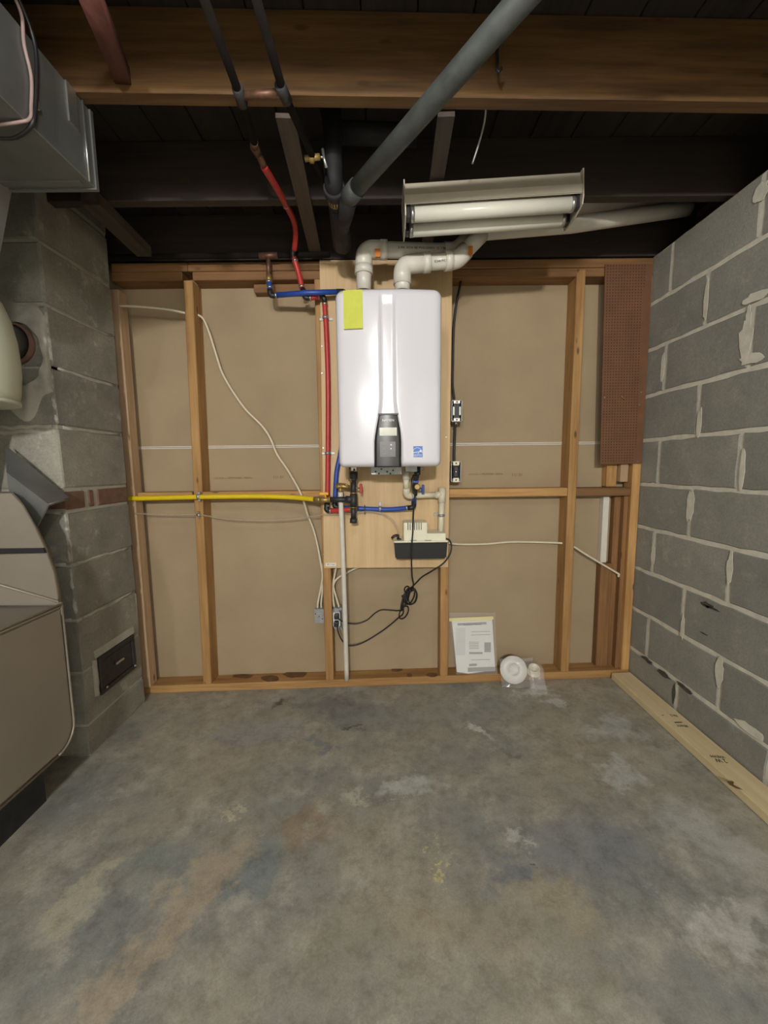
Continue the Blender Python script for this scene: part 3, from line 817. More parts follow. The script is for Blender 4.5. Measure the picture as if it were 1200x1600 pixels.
# blue efficiency sticker
a, b = A(644, 714.5, HY), A(660.5, 697, HY); sx, sz, sw, sh = a.x, a.z, b.x-a.x, b.z-a.z
SY = front((a.x+b.x)/2, (a.z+b.z)/2)-.0012
es = obj('efficiency_sticker', box(B(), a.x, b.x, SY, SY+.004, a.z, b.z), ESB, wh, 'blue efficiency sticker with white arc and star')
bm = B(); tube(bm, [Vector((sx+sw*(.5+.46*math.cos(t)), SY-.0003, sz+sh*(.36+.5*math.sin(t)))) for t in [math.pi*k/12 for k in range(13)]], .0009, 6); obj('arc', bm, WTXT, es)
text('sticker_script', 'energy', .013, (sx+sw*.40, SY-.0008, sz+sh*.47), (1, 0, .12), (0, 0, 1), WTXT, es, width=sw*.62)
bm = B(); pts = []
for k in range(10):
    t = math.pi/2+k*math.pi/5; r = sw*.16*(1 if k % 2 == 0 else .42); pts.append((sx+sw*.80+r*math.cos(t), SY-.0009, sz+sh*.55+r*math.sin(t)))
prism(bm, pts, (0, .0006, 0)); obj('star', bm, WTXT, es)
obj('sticker_band', box(B(), sx+.002, sx+sw-.002, SY-.0004, SY, sz+sh*.22, sz+sh*.25), WTXT, es)
text('sticker_words', 'ENERGY STAR', .006, (sx+sw*.5, SY-.0008, sz+sh*.11), (1, 0, 0), (0, 0, 1), WTXT, es, width=sw*.84)
# yellow label on the upper left of the cover
a, b = A(537, 514, HY), A(566, 452, HY)
YT = thing('yellow_tag', 'yellow paper tag hung on the heater upper left', 'tag', (a.x, HY-.01, a.z))
bm = B(); n = 8; g = []
for k in range(n+1):
    t = k/n; z = a.z+(b.z-a.z)*t
    g.append([bm.verts.new((x, front(x, z)-.003-.006*(1-t)**2, z)) for x in (a.x, (a.x+b.x)/2, b.x)])
for k in range(n):
    for i in range(2): bm.faces.new((g[k][i], g[k][i+1], g[k+1][i+1], g[k+1][i]))
r = bmesh.ops.extrude_face_region(bm, geom=bm.faces[:]); bmesh.ops.translate(bm, verts=[e for e in r['geom'] if isinstance(e, bmesh.types.BMVert)], vec=(0, .0008, 0))
obj('paper', bm, YLAB, YT)
# bottom fittings of the heater
def plate(name, x0, x1, y0, y1, Y, th, mat, par, bev=.002):
    a, b = A(x0, y1, Y), A(x1, y0, Y); return obj(name, box(B(), a.x, b.x, Y, Y+th, a.z, b.z, bev), mat, par)
bpz = plate('bottom_plate', 579.5, 628, 728, 742, 1.70, .003, ZINC, wh)
for x, y in [(587, 737), (596, 733), (605, 737), (614, 735), (592, 740), (610, 740)]:
    obj('hole', lathe(B(), [(.004, 0), (.004, .001)], A(x, y, 1.6995), (0, -1, 0), 8), INKD, bpz)
plate('gas_inlet_plate', 548, 557.5, 728, 736, 1.73, .004, CHROME, wh)
obj('inlet_hole', lathe(B(), [(.005, 0), (.005, .001)], A(553.5, 734, 1.7295), (0, -1, 0), 8), INKD, wh)
plate('condensate_cover', 633, 652, 728, 737.5, 1.70, .03, ZINC, wh)
obj('cold_inlet', cyl(B(), A(652, 729, 1.73), A(652, 742, 1.73), .014, 12), BLK, wh)
obj('side_port', cyl(B(), A(651, 740, 1.72), A(655, 740, 1.72), .011, 12), BLK, wh)
obj('hot_outlet', cyl(B(), A(549, 729, 1.80), A(549, 752, 1.80), .012, 12), BRASS, wh)
plate('lug', 655, 662, 730, 735, 1.80, .003, ZINC, wh)

# ---------------------------------------------------------------- PVC vents
RP = .0295
V = Vector
def vent(name, label, pts, couplings, marks, txt=None):
    t = thing(name, label, 'pipe', tuple(pts[0]))
    pth = bend(pts, .05, 8)
    obj('pipe', tube(B(), pth, RP, 24), PVC, t)
    for a, b, r in couplings: obj('coupling', tube(B(), [a, b], r, 24), PVC, t)
    return t
YA, YB = 1.70, 1.645
# exhaust, left
e0, e1, e2 = A(568.5, 455, YA), A(568.5, 390, YA), A(712, 393, 1.74)
e3 = A(755, 352, 1.72); e4 = A(900, 322, 1.70); e5 = AX(1078, 310, 1.30)
t1 = thing('exhaust_vent', 'white pvc exhaust pipe rising left of the heater top, orange mark', 'pipe', tuple(e0))
obj('riser', tube(B(), [e0, e0.lerp(e1, .6)], RP, 24), PVC, t1)
d1 = (e2-e1).normalized()
el = [e0.lerp(e1, .45), e0.lerp(e1, .75), e1+d1*.0, e1+d1*.075]
obj('elbow', tube(B(), bend([e0.lerp(e1, .5), e1, e1+d1*.09], .075, 10), .0335, 24), PVC, t1)
obj('elbow_collar', tube(B(), [e0.lerp(e1, .40), e0.lerp(e1, .60)], .036, 24), PVC, t1)
obj('elbow_collar', tube(B(), [e1+d1*.065, e1+d1*.092], .0355, 24), PVC, t1)
obj('horizontal_run', tube(B(), [e1+d1*.08, e2], RP, 24), PVC, t1)
dd = (e3-e2).normalized()
obj('elbow', tube(B(), bend([e2-d1*.05, e2, e2+dd*.07], .05, 8), .0335, 24), PVC, t1)
obj('rising_run', tube(B(), [e2+dd*.05, e3], RP, 24), PVC, t1)
obj('outlet_run', tube(B(), bend([e3-dd*.001, e3+V((.03, 0, .005)), e4, e5], .03, 6), RP, 24), PVC, t1)
om = B(); c0 = e1+d1*.075
a = A(590, 395, YA-.037); box(om, a.x-.010, a.x+.010, a.y-.0012, a.y+.006, a.z-.015, a.z+.015); obj('primer_mark', om, ORANGE, t1, 'orange mark')
mid = e1+d1*.27
text('pipe_print', '2 IN. SCH 40 PVC-DWV  D 1785  NSF-DWV', .012, mid+V((.0, -RP-.0008, -.004)), d1, (0, 0, 1), INKD, t1, width=.27)
# intake, right
i0, i1 = A(628.5, 455, YB), A(628.5, 414, YB)
i2 = A(714, 406, YB+.02); i3 = A(742, 382, YB+.03); i4 = A(757, 362, 1.665); i5 = A(895, 351, 1.678); i6 = AX(1075, 325, XR+.02)
t2 = thing('intake_vent', 'white pvc intake pipe with elbows right of the heater top', 'pipe', tuple(i0))
d2 = (i2-i1).normalized(); d3 = (i4-i2).normalized()
obj('riser', tube(B(), [i0, i0.lerp(i1, .5)], RP, 24), PVC, t2)
obj('elbow', tube(B(), bend([i0.lerp(i1, .25), i1, i1+d2*.105], .075, 10), .034, 24), PVC, t2)
obj('elbow_collar', tube(B(), [i1+d2*.08, i1+d2*.108], .0365, 24), PVC, t2)
obj('connecting_run', tube(B(), [i1+d2*.1, i2], RP, 24), PVC, t2)
obj('elbow_collar', tube(B(), [i2-d2*.05, i2-d2*.02], .0365, 24), PVC, t2)
obj('elbow', tube(B(), bend([i2-d2*.04, i2, i2+d3*.05], .035, 8), .034, 24), PVC, t2)
obj('rising_run', tube(B(), [i2+d3*.04, i4], RP, 24), PVC, t2)
obj('outlet_run', tube(B(), [i4, i5, i6], RP, 24), PVC, t2)
a = i2+d3*.045+V((.012, -.034, -.012)); obj('primer_mark', box(B(), a.x-.007, a.x+.009, a.y, a.y+.01, a.z-.014, a.z+.014), ORANGE, t2, 'orange mark')
text('pipe_print', 'SCH40 PVC DWV NSF', .012, i1+d2*.165+V((0, -RP-.0008, -.012)), d2, (0, 0, 1), INKD, t2, width=.085)

# ---------------------------------------------------------------- fluorescent fixture
fx0, fz0 = .083, 1.893
ff = thing('fluorescent_fixture', 'unlit two-tube fluorescent fixture hung below the joists', 'light fixture', (fx0, 1.40, fz0))
L = .574
def P3(x, y, z): return V((fx0+x, 1.40+y, fz0+z))
prof = [(0, .0), (0, .035), (-.004, .055), (.01, .105), (.135, .105), (.125, .02), (.118, .02), (.118, .075), (.02, .062), (.006, .032), (.006, 0)]
bm = B(); prism(bm, [P3(.004, y, z) for y, z in [(.0, .04), (-.004, .062), (.010, .108), (.135, .108), (.128, .03), (.122, .03), (.122, .07), (.02, .058)]], (L-.008, 0, 0))
obj('housing', bm, FIXT, ff)
bm = B(); prism(bm, [P3(.004, y, z) for y, z in [(-.003, .042), (-.006, .065), (-.002, .066), (.001, .042)]], (L-.008, 0, 0)); obj('front_lip', bm, FIXT, ff)
for x in (0, L-.004):
    bm = B(); prism(bm, [P3(x, y, z) for y, z in [(-.008, .11), (-.008, .03), (.0, .008), (.05, -.006), (.128, -.006), (.138, .02), (.138, .11)]], (.004, 0, 0))
    obj('end_plate', bm, FIXT, ff)
for y, z, nm in [(.024, .022, 0), (.094, .014, 0)]:
    tb = obj('tube', tube(B(), [P3(.02, y, z), P3(L-.02, y, z)], .0225, 20), TUBEW, ff)
    for x in (.004, L-.02): 
        obj('socket', box(B(), fx0+x, fx0+x+.016, 1.40+y-.014, 1.40+y+.014, fz0+z-.018, fz0+z+.05, .003), BLK, ff)
        obj('tube_cap', tube(B(), [P3(x+.016 if x < .1 else x-.012, y, z), P3(x+.028 if x < .1 else x, y, z)], .0232, 20), CHROME, tb)
ff.rotation_euler = (0, -.05, 0)

# ---------------------------------------------------------------- PEX lines
RX = .0112
def ring(par, p, d, r=.0128, mat=CHROME, l=.008):
    d = d.normalized(); obj('crimp_ring', tube(B(), [p-d*l/2, p+d*l/2], r, 12), mat, par)
rl = thing('red_water_line', 'red plastic hot water line running down beside the heater', 'pipe', tuple(A(508, 800, 1.87)))
k0 = a2; k1 = A(405, 240, 1.34); k2 = A(414, 263, 1.36)
obj('copper_stub', tube(B(), [a2, A(397, 228, 1.31), A(405, 243, 1.345), A(413, 261, 1.36)], .0105, 12), COPPER, rl)
obj('copper_cap', tube(B(), [A(397, 229, 1.31), A(404, 241, 1.345)], .0128, 12), COPPER, rl)
r1 = [A(412, 260, 1.36), A(430, 290, 1.45), A(447, 320, 1.57), A(459, 345, 1.68), A(462, 366, 1.76), A(460, 390, 1.82)]
obj('tubing', tube(B(), spline(r1, 8), RX, 12), RED, rl)
r2 = [A(459, 402, 1.83), A(466, 425, 1.84), A(472, 450, 1.845)]
obj('tubing', tube(B(), spline(r2, 6), RX, 12), RED, rl)
obj('elbow_fitting', tube(B(), bend([A(460, 388, 1.82), A(457, 397, 1.83), A(460, 405, 1.832)], .01), .0115, 12), BLK, rl)
obj('elbow_fitting', tube(B(), bend([A(473, 452, 1.845), A(477, 466, 1.845), A(486, 465, 1.85)], .012), .0115, 12), BLK, rl)
obj('tubing', tube(B(), [A(484, 465.5, 1.85), A(499, 463, 1.86)], RX, 12), RED, rl)
obj('elbow_fitting', tube(B(), bend([A(497, 463, 1.86), A(506, 463, 1.865), A(507.5, 473, 1.868)], .012), .0118, 12), BLK, rl)
r3 = [A(507, 472, 1.868), A(510, 520, 1.87), A(512.5, 600, 1.87), A(512.5, 700, 1.87), A(511.5, 786, 1.87)]
obj('tubing', tube(B(), spline(r3, 6), RX, 12), RED, rl)
obj('elbow_fitting', tube(B(), bend([A(511.5, 780, 1.87), A(510, 798, 1.868), A(519, 798, 1.862)], .014), .0125, 12), BLK, rl)
obj('tubing', tube(B(), spline([A(516, 798, 1.862), A(532, 797.5, 1.84), A(548, 796, 1.83)], 5), RX, 12), RED, rl)
obj('outlet_fitting', tube(B(), bend([A(546, 796, 1.83), A(556, 795, 1.83), A(553, 768, 1.82), A(550, 750, 1.80)], .015), .0115, 12), BRASS, rl)
for p, q in [((447, 321, 1.575), (452, 332, 1.6)), ((461, 407, 1.833), (466, 425, 1.84)), ((471.5, 448, 1.845), (472, 452, 1.845)), ((498, 463, 1.86), (500, 463, 1.86)), ((507.5, 475, 1.868), (508, 480, 1.868)), ((511.5, 790, 1.87), (511.5, 786, 1.87)), ((516, 798, 1.862), (518, 798, 1.862)), ((485, 465.5, 1.85), (488, 465, 1.85))]:
    ring(rl, A(*p), A(*q)-A(*p))
for py in (496, 708):
    p = A(512 if py > 600 else 508.5, py, 1.87)
    bm = B(); box(bm, p.x-.03, p.x+.03, PF-.003, PF, p.z-.006, p.z+.006, .001); tube(bm, [V((p.x, p.y, p.z-.006)), V((p.x, p.y, p.z+.006))], .0135, 12); obj('pipe_clamp', bm, ZINC, rl)
bl = thing('blue_water_line', 'blue plastic cold water line passing behind the heater', 'pipe', tuple(A(645, 795, 1.84)))
obj('copper_stub', tube(B(), [tz, A(420, 432, 1.86)], .0095, 12), COPPER, bl)
obj('brass_adapter', tube(B(), [A(420, 430, 1.86), A(420.5, 440, 1.86)], .0115, 10), BRASS, bl)
obj('tubing', tube(B(), [A(420.5, 439, 1.86), A(422, 456, 1.86)], RX, 12), BLUE, bl)
obj('elbow_fitting', tube(B(), bend([A(421.5, 452, 1.86), A(422.5, 462, 1.86), A(431, 461.5, 1.86)], .012), .0118, 12), BLK, bl)
obj('tubing', tube(B(), [A(429, 461.5, 1.86), A(480, 457.5, 1.825), A(530, 456, 1.84)], RX, 12), BLUE, bl)
obj('elbow_fitting', tube(B(), bend([A(526, 456, 1.838), A(539, 456, 1.845), A(539, 470, 1.85)], .012), .0118, 12), BLK, bl)
obj('tubing', tube(B(), spline([A(539, 468, 1.85), A(541, 560, 1.878), A(534, 690, 1.88), A(526, 738, 1.88), A(523.5, 785, 1.878)], 6), RX, 12), BLUE, bl)
obj('elbow_fitting', tube(B(), bend([A(523.5, 780, 1.878), A(522.5, 792, 1.878), A(533, 793, 1.878)], .012), .0118, 12), BLK, bl)
obj('tubing', tube(B(), spline([A(530, 793, 1.878), A(570, 795, 1.875), A(610, 796, 1.86), A(640, 793, 1.84)], 5), RX, 12), BLUE, bl)
obj('elbow_fitting', tube(B(), bend([A(637, 793.5, 1.84), A(646.5, 793, 1.838), A(646.8, 783, 1.835)], .012), .0118, 12), BLK, bl)
obj('tubing', tube(B(), [A(646.8, 788, 1.836), A(647.5, 772, 1.83)], RX, 12), BLUE, bl)
for p, q in [((420.5, 440, 1.86), (421, 445, 1.86)), ((421.8, 449, 1.86), (422, 453, 1.86)), ((432, 461.5, 1.858), (436, 461, 1.855)), ((636, 793.5, 1.842), (640, 793, 1.84)), ((647, 776, 1.832), (647.5, 772, 1.83))]:
    ring(bl, A(*p), A(*q)-A(*p))
p = A(594, 795, 1.868); bm = B(); box(bm, p.x-.007, p.x+.007, PF-.003, PF, p.z-.028, p.z+.03, .001); tube(bm, [V((p.x-.006, p.y, p.z)), V((p.x+.006, p.y, p.z))], .0135, 12); obj('pipe_clamp', bm, ZINC, bl)
p = A(570, 795, 1.874); bm = tube(B(), [V((p.x-.003, p.y, p.z)), V((p.x+.003, p.y, p.z))], .0135, 12); box(bm, p.x-.002, p.x+.002, p.y-.014, p.y-.008, p.z-.025, p.z+.02); obj('zip_tie', bm, BLK, bl)
vb = B(); tube(vb, [A(648, 774, 1.83), A(649.5, 750, 1.81), A(651, 742, 1.75)], .012, 12); obj('valve_body', vb, IRON, bl)
obj('union_cap', lathe(B(), [(.012, 0), (.0145, .003), (.0145, .01), (.011, .013), (.011, .016)], A(651.5, 760.5, 1.815), (0, -1, 0), 16), BRASS, bl, 'brass union cap')
bm = B(); p = A(661, 764.5, 1.80); box(bm, p.x-.006, p.x+.006, p.y-.005, p.y+.005, p.z-.021, p.z+.021, .004, 2); cyl(bm, V((p.x-.03, p.y+.01, p.z+.004)), V((p.x, p.y, p.z+.004)), .004, 8); obj('valve_handle', bm, BLUE, bl, 'blue valve handle')
p = A(650, 752, 1.795); bm = box(B(), p.x-.014, p.x+.012, p.y, p.y+.012, p.z-.008, p.z+.006, .002); obj('valve_handle', bm, BLUE, bl)

# ---------------------------------------------------------------- gas line and drip leg
GY = 1.80
gl = thing('yellow_gas_line', 'yellow jacketed gas tube clipped across the stud wall', 'pipe', tuple(A(204, 778, 1.885)))
obj('tubing', tube(B(), spline([A(196, 779, 1.90), A(230, 778.5, 1.895), A(310, 776.5, 1.888), A(400, 775.5, 1.885), A(455, 777, 1.87), A(494, 780.5, 1.83)], 8), .0115, 14), YEL, gl)
obj('end_fitting', tube(B(), [A(491, 780.3, 1.83), A(503, 781, 1.82)], .0135, 8), BRASS, gl)
obj('hex_nut', lathe(B(), [(.016, 0), (.016, .012)], A(496, 780.7, 1.825), (1, 0, 0), 6), BRASS, gl)
p = A(310.5, 776, 1.888); bm = tube(B(), [V((p.x-.006, p.y, p.z)), V((p.x+.006, p.y, p.z))], .014, 12); box(bm, p.x-.006, p.x+.006, p.y, SF-.003, p.z-.022, p.z+.022, .001); obj('pipe_clamp', bm, ZINC, gl)
gv = thing('gas_drip_leg', 'black iron gas pipe with drip leg and yellow lever valve', 'pipe', tuple(A(552, 818, GY)))
obj('valve_body', tube(B(), [A(500, 780.8, 1.82), A(505, 781, 1.818), A(516, 781, 1.81)], .0125, 10), BRASS, gv, 'brass gas valve')
p = A(506.5, 771.5, 1.80); bm = B(); box(bm, p.x-.022, p.x+.02, p.y-.005, p.y+.005, p.z-.007, p.z+.007, .004, 2); cyl(bm, p, p+V((.008, .008, -.022)), .004, 8); obj('valve_handle', bm, YELH, gv, 'yellow lever handle')
obj('nipple', tube(B(), [A(514, 780.5, GY+.01), A(545, 780.5, GY)], .0125, 14), IRON, gv)
obj('union_ring', tube(B(), [A(514, 780.5, GY+.01), A(516.5, 780.5, GY+.009)], .0145, 14), BRASS, gv)
def vseg(name, y0, y1, r, mat=IRON, n=14, x0=552.3, x1=552.3, par=gv): return obj(name, tube(B(), [A(x0, y0, GY), A(x1, y1, GY)], r, n), mat, par)
vseg('inlet_collar', 737, 748, .019)
vseg('inlet_nut', 746, 751, .015)
vseg('nipple', 750, 775, .0122)
vseg('tee', 772, 792, .0165)
obj('tee_branch', tube(B(), [A(540, 780.5, GY), A(552, 780.5, GY)], .0165, 14), IRON, gv)
vseg('nipple', 790, 812, .0122)
vseg('coupling_band', 769, 771.5, .015, BRASS); vseg('coupling_band', 792, 793.5, .0145, BRASS)
vseg('end_cap', 810, 817, .0165); 
# relief valve and discharge pipe
rv = thing('relief_valve', 'brass relief valve with a white discharge pipe down to the plate', 'valve', tuple(A(541, 1058, 1.83)))
obj('valve_body', tube(B(), [A(524, 760, 1.82), A(530, 760, 1.82), A(538, 760, 1.82), A(548, 762, 1.82)], .0105, 12), BRASS, rv)
obj('valve_nut', lathe(B(), [(.014, 0), (.014, .012)], A(531, 760, 1.82), (1, 0, 0), 6), BRASS, rv)
obj('outlet', tube(B(), [A(532, 760, 1.82), A(532, 771, 1.82)], .009, 12), BRASS, rv)
obj('test_lever', tube(B(), [A(528, 755.5, 1.815), A(540, 756, 1.81), A(546, 763, 1.808)], .0035, 8), BRASS, rv)
bt_ = A(541.5, 1059, 1.885)
obj('discharge_pipe', tube(B(), spline([A(532, 769, 1.82), A(534, 820, 1.825), A(538, 930, 1.85), V((bt_.x, SF-.02, fz(0)+.045))], 6), .0115, 14), PVC, rv)
rh = thing('red_shutoff_handle', 'small red tee handle of the hot water shut-off valve', 'valve', tuple(A(563.5, 765, 1.80)))
p = A(563.8, 763.5, 1.80); bm = box(B(), p.x-.0055, p.x+.0065, p.y-.006, p.y+.006, p.z-.022, p.z+.022, .004, 2); obj('handle', bm, RED, rh)
obj('stem', cyl(B(), A(550, 762, 1.80), A(563, 763, 1.80), .004, 8), BRASS, rh)

# ---------------------------------------------------------------- condensate drain and pump
cd = thing('condensate_drain', 'cream pvc drain from heater bottom to the pump', 'pipe', tuple(A(688.5, 830, 1.83)))
RD = .0132
obj('heater_adapter', tube(B(), [A(634.5, 736, 1.80), A(634.5, 749, 1.80)], .0165, 16), PVC, cd)
obj('riser', tube(B(), [A(634.5, 748, 1.80), A(634.7, 765, 1.815)], RD, 16), PVCB, cd)
obj('elbow', tube(B(), bend([A(634.7, 762, 1.815), A(635, 774.3, 1.83), A(648, 774.3, 1.835)], .022, 8), .0165, 16), PVCB, cd)
obj('horizontal_run', tube(B(), [A(645, 774.3, 1.835), A(684, 773, 1.85)], RD, 16), PVCB, cd)
obj('tee_branch', tube(B(), [A(680, 773.2, 1.85), A(690, 773, 1.85)], .0165, 16), PVCB, cd)
obj('tee', tube(B(), [A(691, 762, 1.85), A(690.3, 785, 1.85)], .0168, 16), PVCB, cd)
obj('drop', tube(B(), [A(690.3, 784, 1.85), A(688.5, 833.5, 1.84)], RD, 16), PVCB, cd)
p = A(689.5, 805, 1.846); bm = tube(B(), [p-V((0, 0, .006)), p+V((0, 0, .006))], .0155, 14); box(bm, p.x-.03, p.x+.03, PF-.003, PF, p.z-.006, p.z+.006, .001); obj('pipe_clamp', bm, ZINC, cd)
KY = 1.775
kp = thing('condensate_pump', 'condensate pump with cream lid on a black tank', 'pump', tuple(A(657, 876, 1.83)))
a, b = A(616.3, 874.5, KY), A(699.7, 846.5, KY)
bm = hexa(B(), [(a.x+.005, KY+.004, a.z), (b.x-.005, KY+.004, a.z), (b.x-.005, PF-.001, a.z), (a.x+.005, PF-.001, a.z), (a.x, KY, b.z), (b.x, KY, b.z), (b.x, PF-.001, b.z), (a.x, PF-.001, b.z)])
bmesh.ops.bevel(bm, geom=bm.edges[:], offset=.006, segments=2, affect='EDGES'); obj('tank', bm, plain('tank black', '161619', .5, 0, .1), kp)
obj('lid_rim', box(B(), a.x-.002, b.x+.001, KY-.003, PF-.001, b.z-.002, b.z+.006, .002), CREAM, kp)
c0, c1 = A(632.5, 846, KY+.004), A(697, 833, KY+.004)
obj('lid', box(B(), c0.x, c1.x, KY+.002, PF-.004, b.z+.004, c1.z, .005, 2), CREAM, kp)
m0, m1 = A(630.5, 846, KY+.006), A(668, 816, KY+.006)
mh = obj('motor_housing', box(B(), m0.x, m1.x, KY+.0015, PF-.02, b.z+.004, m1.z, .006, 2), CREAM, kp)
for k in range(7):
    x = A(637.5+k*3.45, 825, KY).x; za_, zb2 = A(640, 828.3, KY).z, A(640, 817, KY).z
    obj('vent_slot', box(B(), x-.0016, x+.0016, KY+.0008, KY+.004, za_, zb2), INKD, mh)
for x in (646, 669):
    q = A(x, 844.6, KY-.003); obj('lid_notch', box(B(), q.x-.014, q.x+.014, KY-.0032, KY, q.z-.002, q.z+.002), INK, kp)
obj('port_collar', lathe(B(), [(.011, 0), (.009, .004)], A(623.5, 844, KY+.015)+V((0, 0, .004)), (0, 0, 1), 12), BLK, kp)
q = A(622, 842, KY+.03); obj('barbed_outlet', tube(B(), [q, q+V((.0, 0, .02))], .006, 10), BLK, kp)
q2_ = A(617.5, 838, KY+.05); obj('check_valve', tube(B(), bend([A(623, 836, KY+.04), A(616, 837, KY+.04), A(612, 841, KY+.04)], .008), .006, 10), BLK, kp)
# clear tube
cable('clear_condensate_tube', [A(622.5, 837, KY+.03), A(621, 826, KY+.03), A(613, 813, 1.82), A(600, 804, 1.84), A(580, 799.5, 1.855), A(560, 801, 1.86), A(530, 803.5, 1.862), A(508, 804, 1.87),
      A(480, 808, 1.90), A(440, 812, 1.905), A(400, 813, 1.905), A(350, 810.5, 1.905), A(311, 804.5, 1.898), A(260, 804, 1.90), A(210, 802.5, 1.90)], .0045, CLEAR, 'thin clear vinyl tube from the pump along the wall', 'tube', 8, 6)
tcl = B(); p = A(310.5, 804.5, 1.90); box(tcl, p.x-.004, p.x+.004, 1.893, SF-.003, p.z-.016, p.z+.016, .001); tube(tcl, [V((p.x-.008, 1.897, p.z)), V((p.x+.008, 1.897, p.z))], .0065, 8)
obj('tube_clip', tcl, CHROME, None, 'shiny metal clip holding the clear tube to the left stud', 'clip')

# ---------------------------------------------------------------- electrical
def duplex_box(name, label, x0, x1, y0, y1, Y0, Y1, cat='box'):
    a, b = A(x0, y1, Y0), A(x1, y0, Y0)
    return a, b
# metal box with blank cover
a, b = A(491.5, 974, 1.925), A(505.5, 951.5, 1.925); b.x = -.2975
jb = thing('junction_box', 'zinc junction box with blank cover left of the stud', 'box', ((a.x+b.x)/2, 1.96, a.z))
obj('box_body', box(B(), a.x+.002, b.x, 1.928, 1.985, a.z+.002, b.z-.002, .003), ZINC, jb)
obj('cover_plate', box(B(), a.x, b.x, 1.924, 1.928, a.z, b.z, .001), ZINC, jb)
for z in (.25, .42, .6, .78):
    zz = a.z+(b.z-a.z)*z
    obj('embossed_ridge', box(B(), a.x+.006, b.x-.006, 1.9225, 1.9245, zz-.002, zz+.002, .0008), ZINC, jb)
for u, v_ in ((.15, .68), (.5, .5), (.85, .32)):
    obj('screw', lathe(B(), [(.003, 0), (.002, .001)], (a.x+(b.x-a.x)*u, 1.9225, a.z+(b.z-a.z)*v_), (0, -1, 0), 8), INKD, jb)
# outlet box with receptacle
a, b = A(518.5, 981, 1.925), A(535.5, 951, 1.925); a.x = max(a.x, -.2545)
ob = thing('outlet_box', 'metal outlet box with white receptacle and two black plugs', 'outlet', ((a.x+b.x)/2, 1.96, a.z))
bm = B()
box(bm, a.x, a.x+.003, 1.926, 1.985, a.z, b.z); box(bm, b.x-.003, b.x, 1.926, 1.985, a.z, b.z); box(bm, a.x, b.x, 1.926, 1.985, a.z, a.z+.003); box(bm, a.x, b.x, 1.926, 1.985, b.z-.003, b.z); box(bm, a.x, b.x, 1.982, 1.985, a.z, b.z)
obj('box_body', bm, ZINC, ob)
c0, c1 = A(520.5, 979, 1.92), A(531.5, 957, 1.92)
rc_ = obj('receptacle', box(B(), c0.x, c1.x, 1.918, 1.95, c0.z, c1.z, .004, 2), WHITEP, ob, 'white duplex receptacle')
obj('mounting_strap', box(B(), c0.x+.006, c1.x-.006, 1.922, 1.924, a.z-.004, b.z+.002), ZINC, ob)
for u in (.25, .75):
    obj('cable_clamp', box(B(), a.x+(b.x-a.x)*u-.008, a.x+(b.x-a.x)*u+.008, 1.93, 1.95, b.z-.012, b.z+.004, .002), ZINC, ob)
    obj('box_screw', lathe(B(), [(.006, 0), (.004, .002)], (a.x+(b.x-a.x)*u, 1.925, a.z-.006), (0, -1, 0), 8), CHROME, ob)
# switch and outlet boxes at the right of the plywood
def device(name, label, x0, x1, y0, y1, Y, pale):
    a, b = A(x0, y1, Y), A(x1, y0, Y); a.x = max(a.x, .3225)
    t = thing(name, label, 'switch', ((a.x+b.x)/2, Y+.03, a.z))
    bm = B(); w_ = .0025
    box(bm, a.x, a.x+w_, Y, Y+.06, a.z, b.z); box(bm, b.x-w_, b.x, Y, Y+.06, a.z, b.z); box(bm, a.x, b.x, Y, Y+.06, a.z, a.z+w_); box(bm, a.x, b.x, Y, Y+.06, b.z-w_, b.z); box(bm, a.x, b.x, Y+.055, Y+.06, a.z, b.z)
    obj('box_body', bm, ZINC, t)
    m_ = (a.x+b.x)/2; h = b.z-a.z
    obj('device_body', box(B(), a.x+.009, b.x-.009, Y+.004, Y+.04, a.z+h*.16, b.z-h*.16, .002), BLK, t)
    for z in (a.z+h*.09, b.z-h*.09):
        obj('mounting_ear', box(B(), m_-.015, m_+.015, Y-.003, Y, z-.010, z+.010, .004), CREAM if pale else CHROME, t)
        obj('screw', lathe(B(), [(.004, 0), (.003, .0015)], (m_, Y-.003, z), (0, -1, 0), 8), INKD, t)
    return t, a, b
s1, a, b = device('switch_box', 'open metal box with a black switch, beside the heater', 705.5, 722, 625, 659, 1.905, False)
for u in (.2, .8):
    obj('terminal', box(B(), a.x+(b.x-a.x)*u-.003, a.x+(b.x-a.x)*u+.003, 1.903, 1.908, a.z+.03, b.z-.03), CHROME, s1)
obj('cable_clamp', tube(B(), [A(712.5, 659, 1.93), A(712.5, 663.5, 1.93)], .009, 10), CHROME, s1)
s2, a, b = device('lower_outlet_box', 'black faced outlet in a box below the switch, cream ears', 704, 720.5, 721, 753, 1.905, True)
obj('centre_screw', lathe(B(), [(.005, 0), (.003, .002)], ((a.x+b.x)/2, 1.907, (a.z+b.z)/2), (0, -1, 0), 8), CHROME, s2)
for z in (.36, .64):
    obj('outlet_face', box(B(), a.x+.012, b.x-.012, 1.904, 1.91, a.z+(b.z-a.z)*z-.012, a.z+(b.z-a.z)*z+.012, .003), GLOSS, s2)
cable('black_cable', [A(724, 418, 1.95), A(721, 435, 1.95), A(714, 470, 1.95), A(709, 510, 1.955), A(707.5, 570, 1.955), A(707, 600, 1.95), A(709.5, 622, 1.94), A(710, 634, 1.94)], .0055, CORD, 'black cable down from the ceiling to the switch box')
cable('black_cable', [A(711, 655, 1.935), A(711, 664, 1.935), A(710, 690, 1.945), A(709.5, 708, 1.945), A(709.5, 722, 1.94), A(709.5, 730, 1.935)], .0062, CORD, 'short thick black cable between the two right boxes')
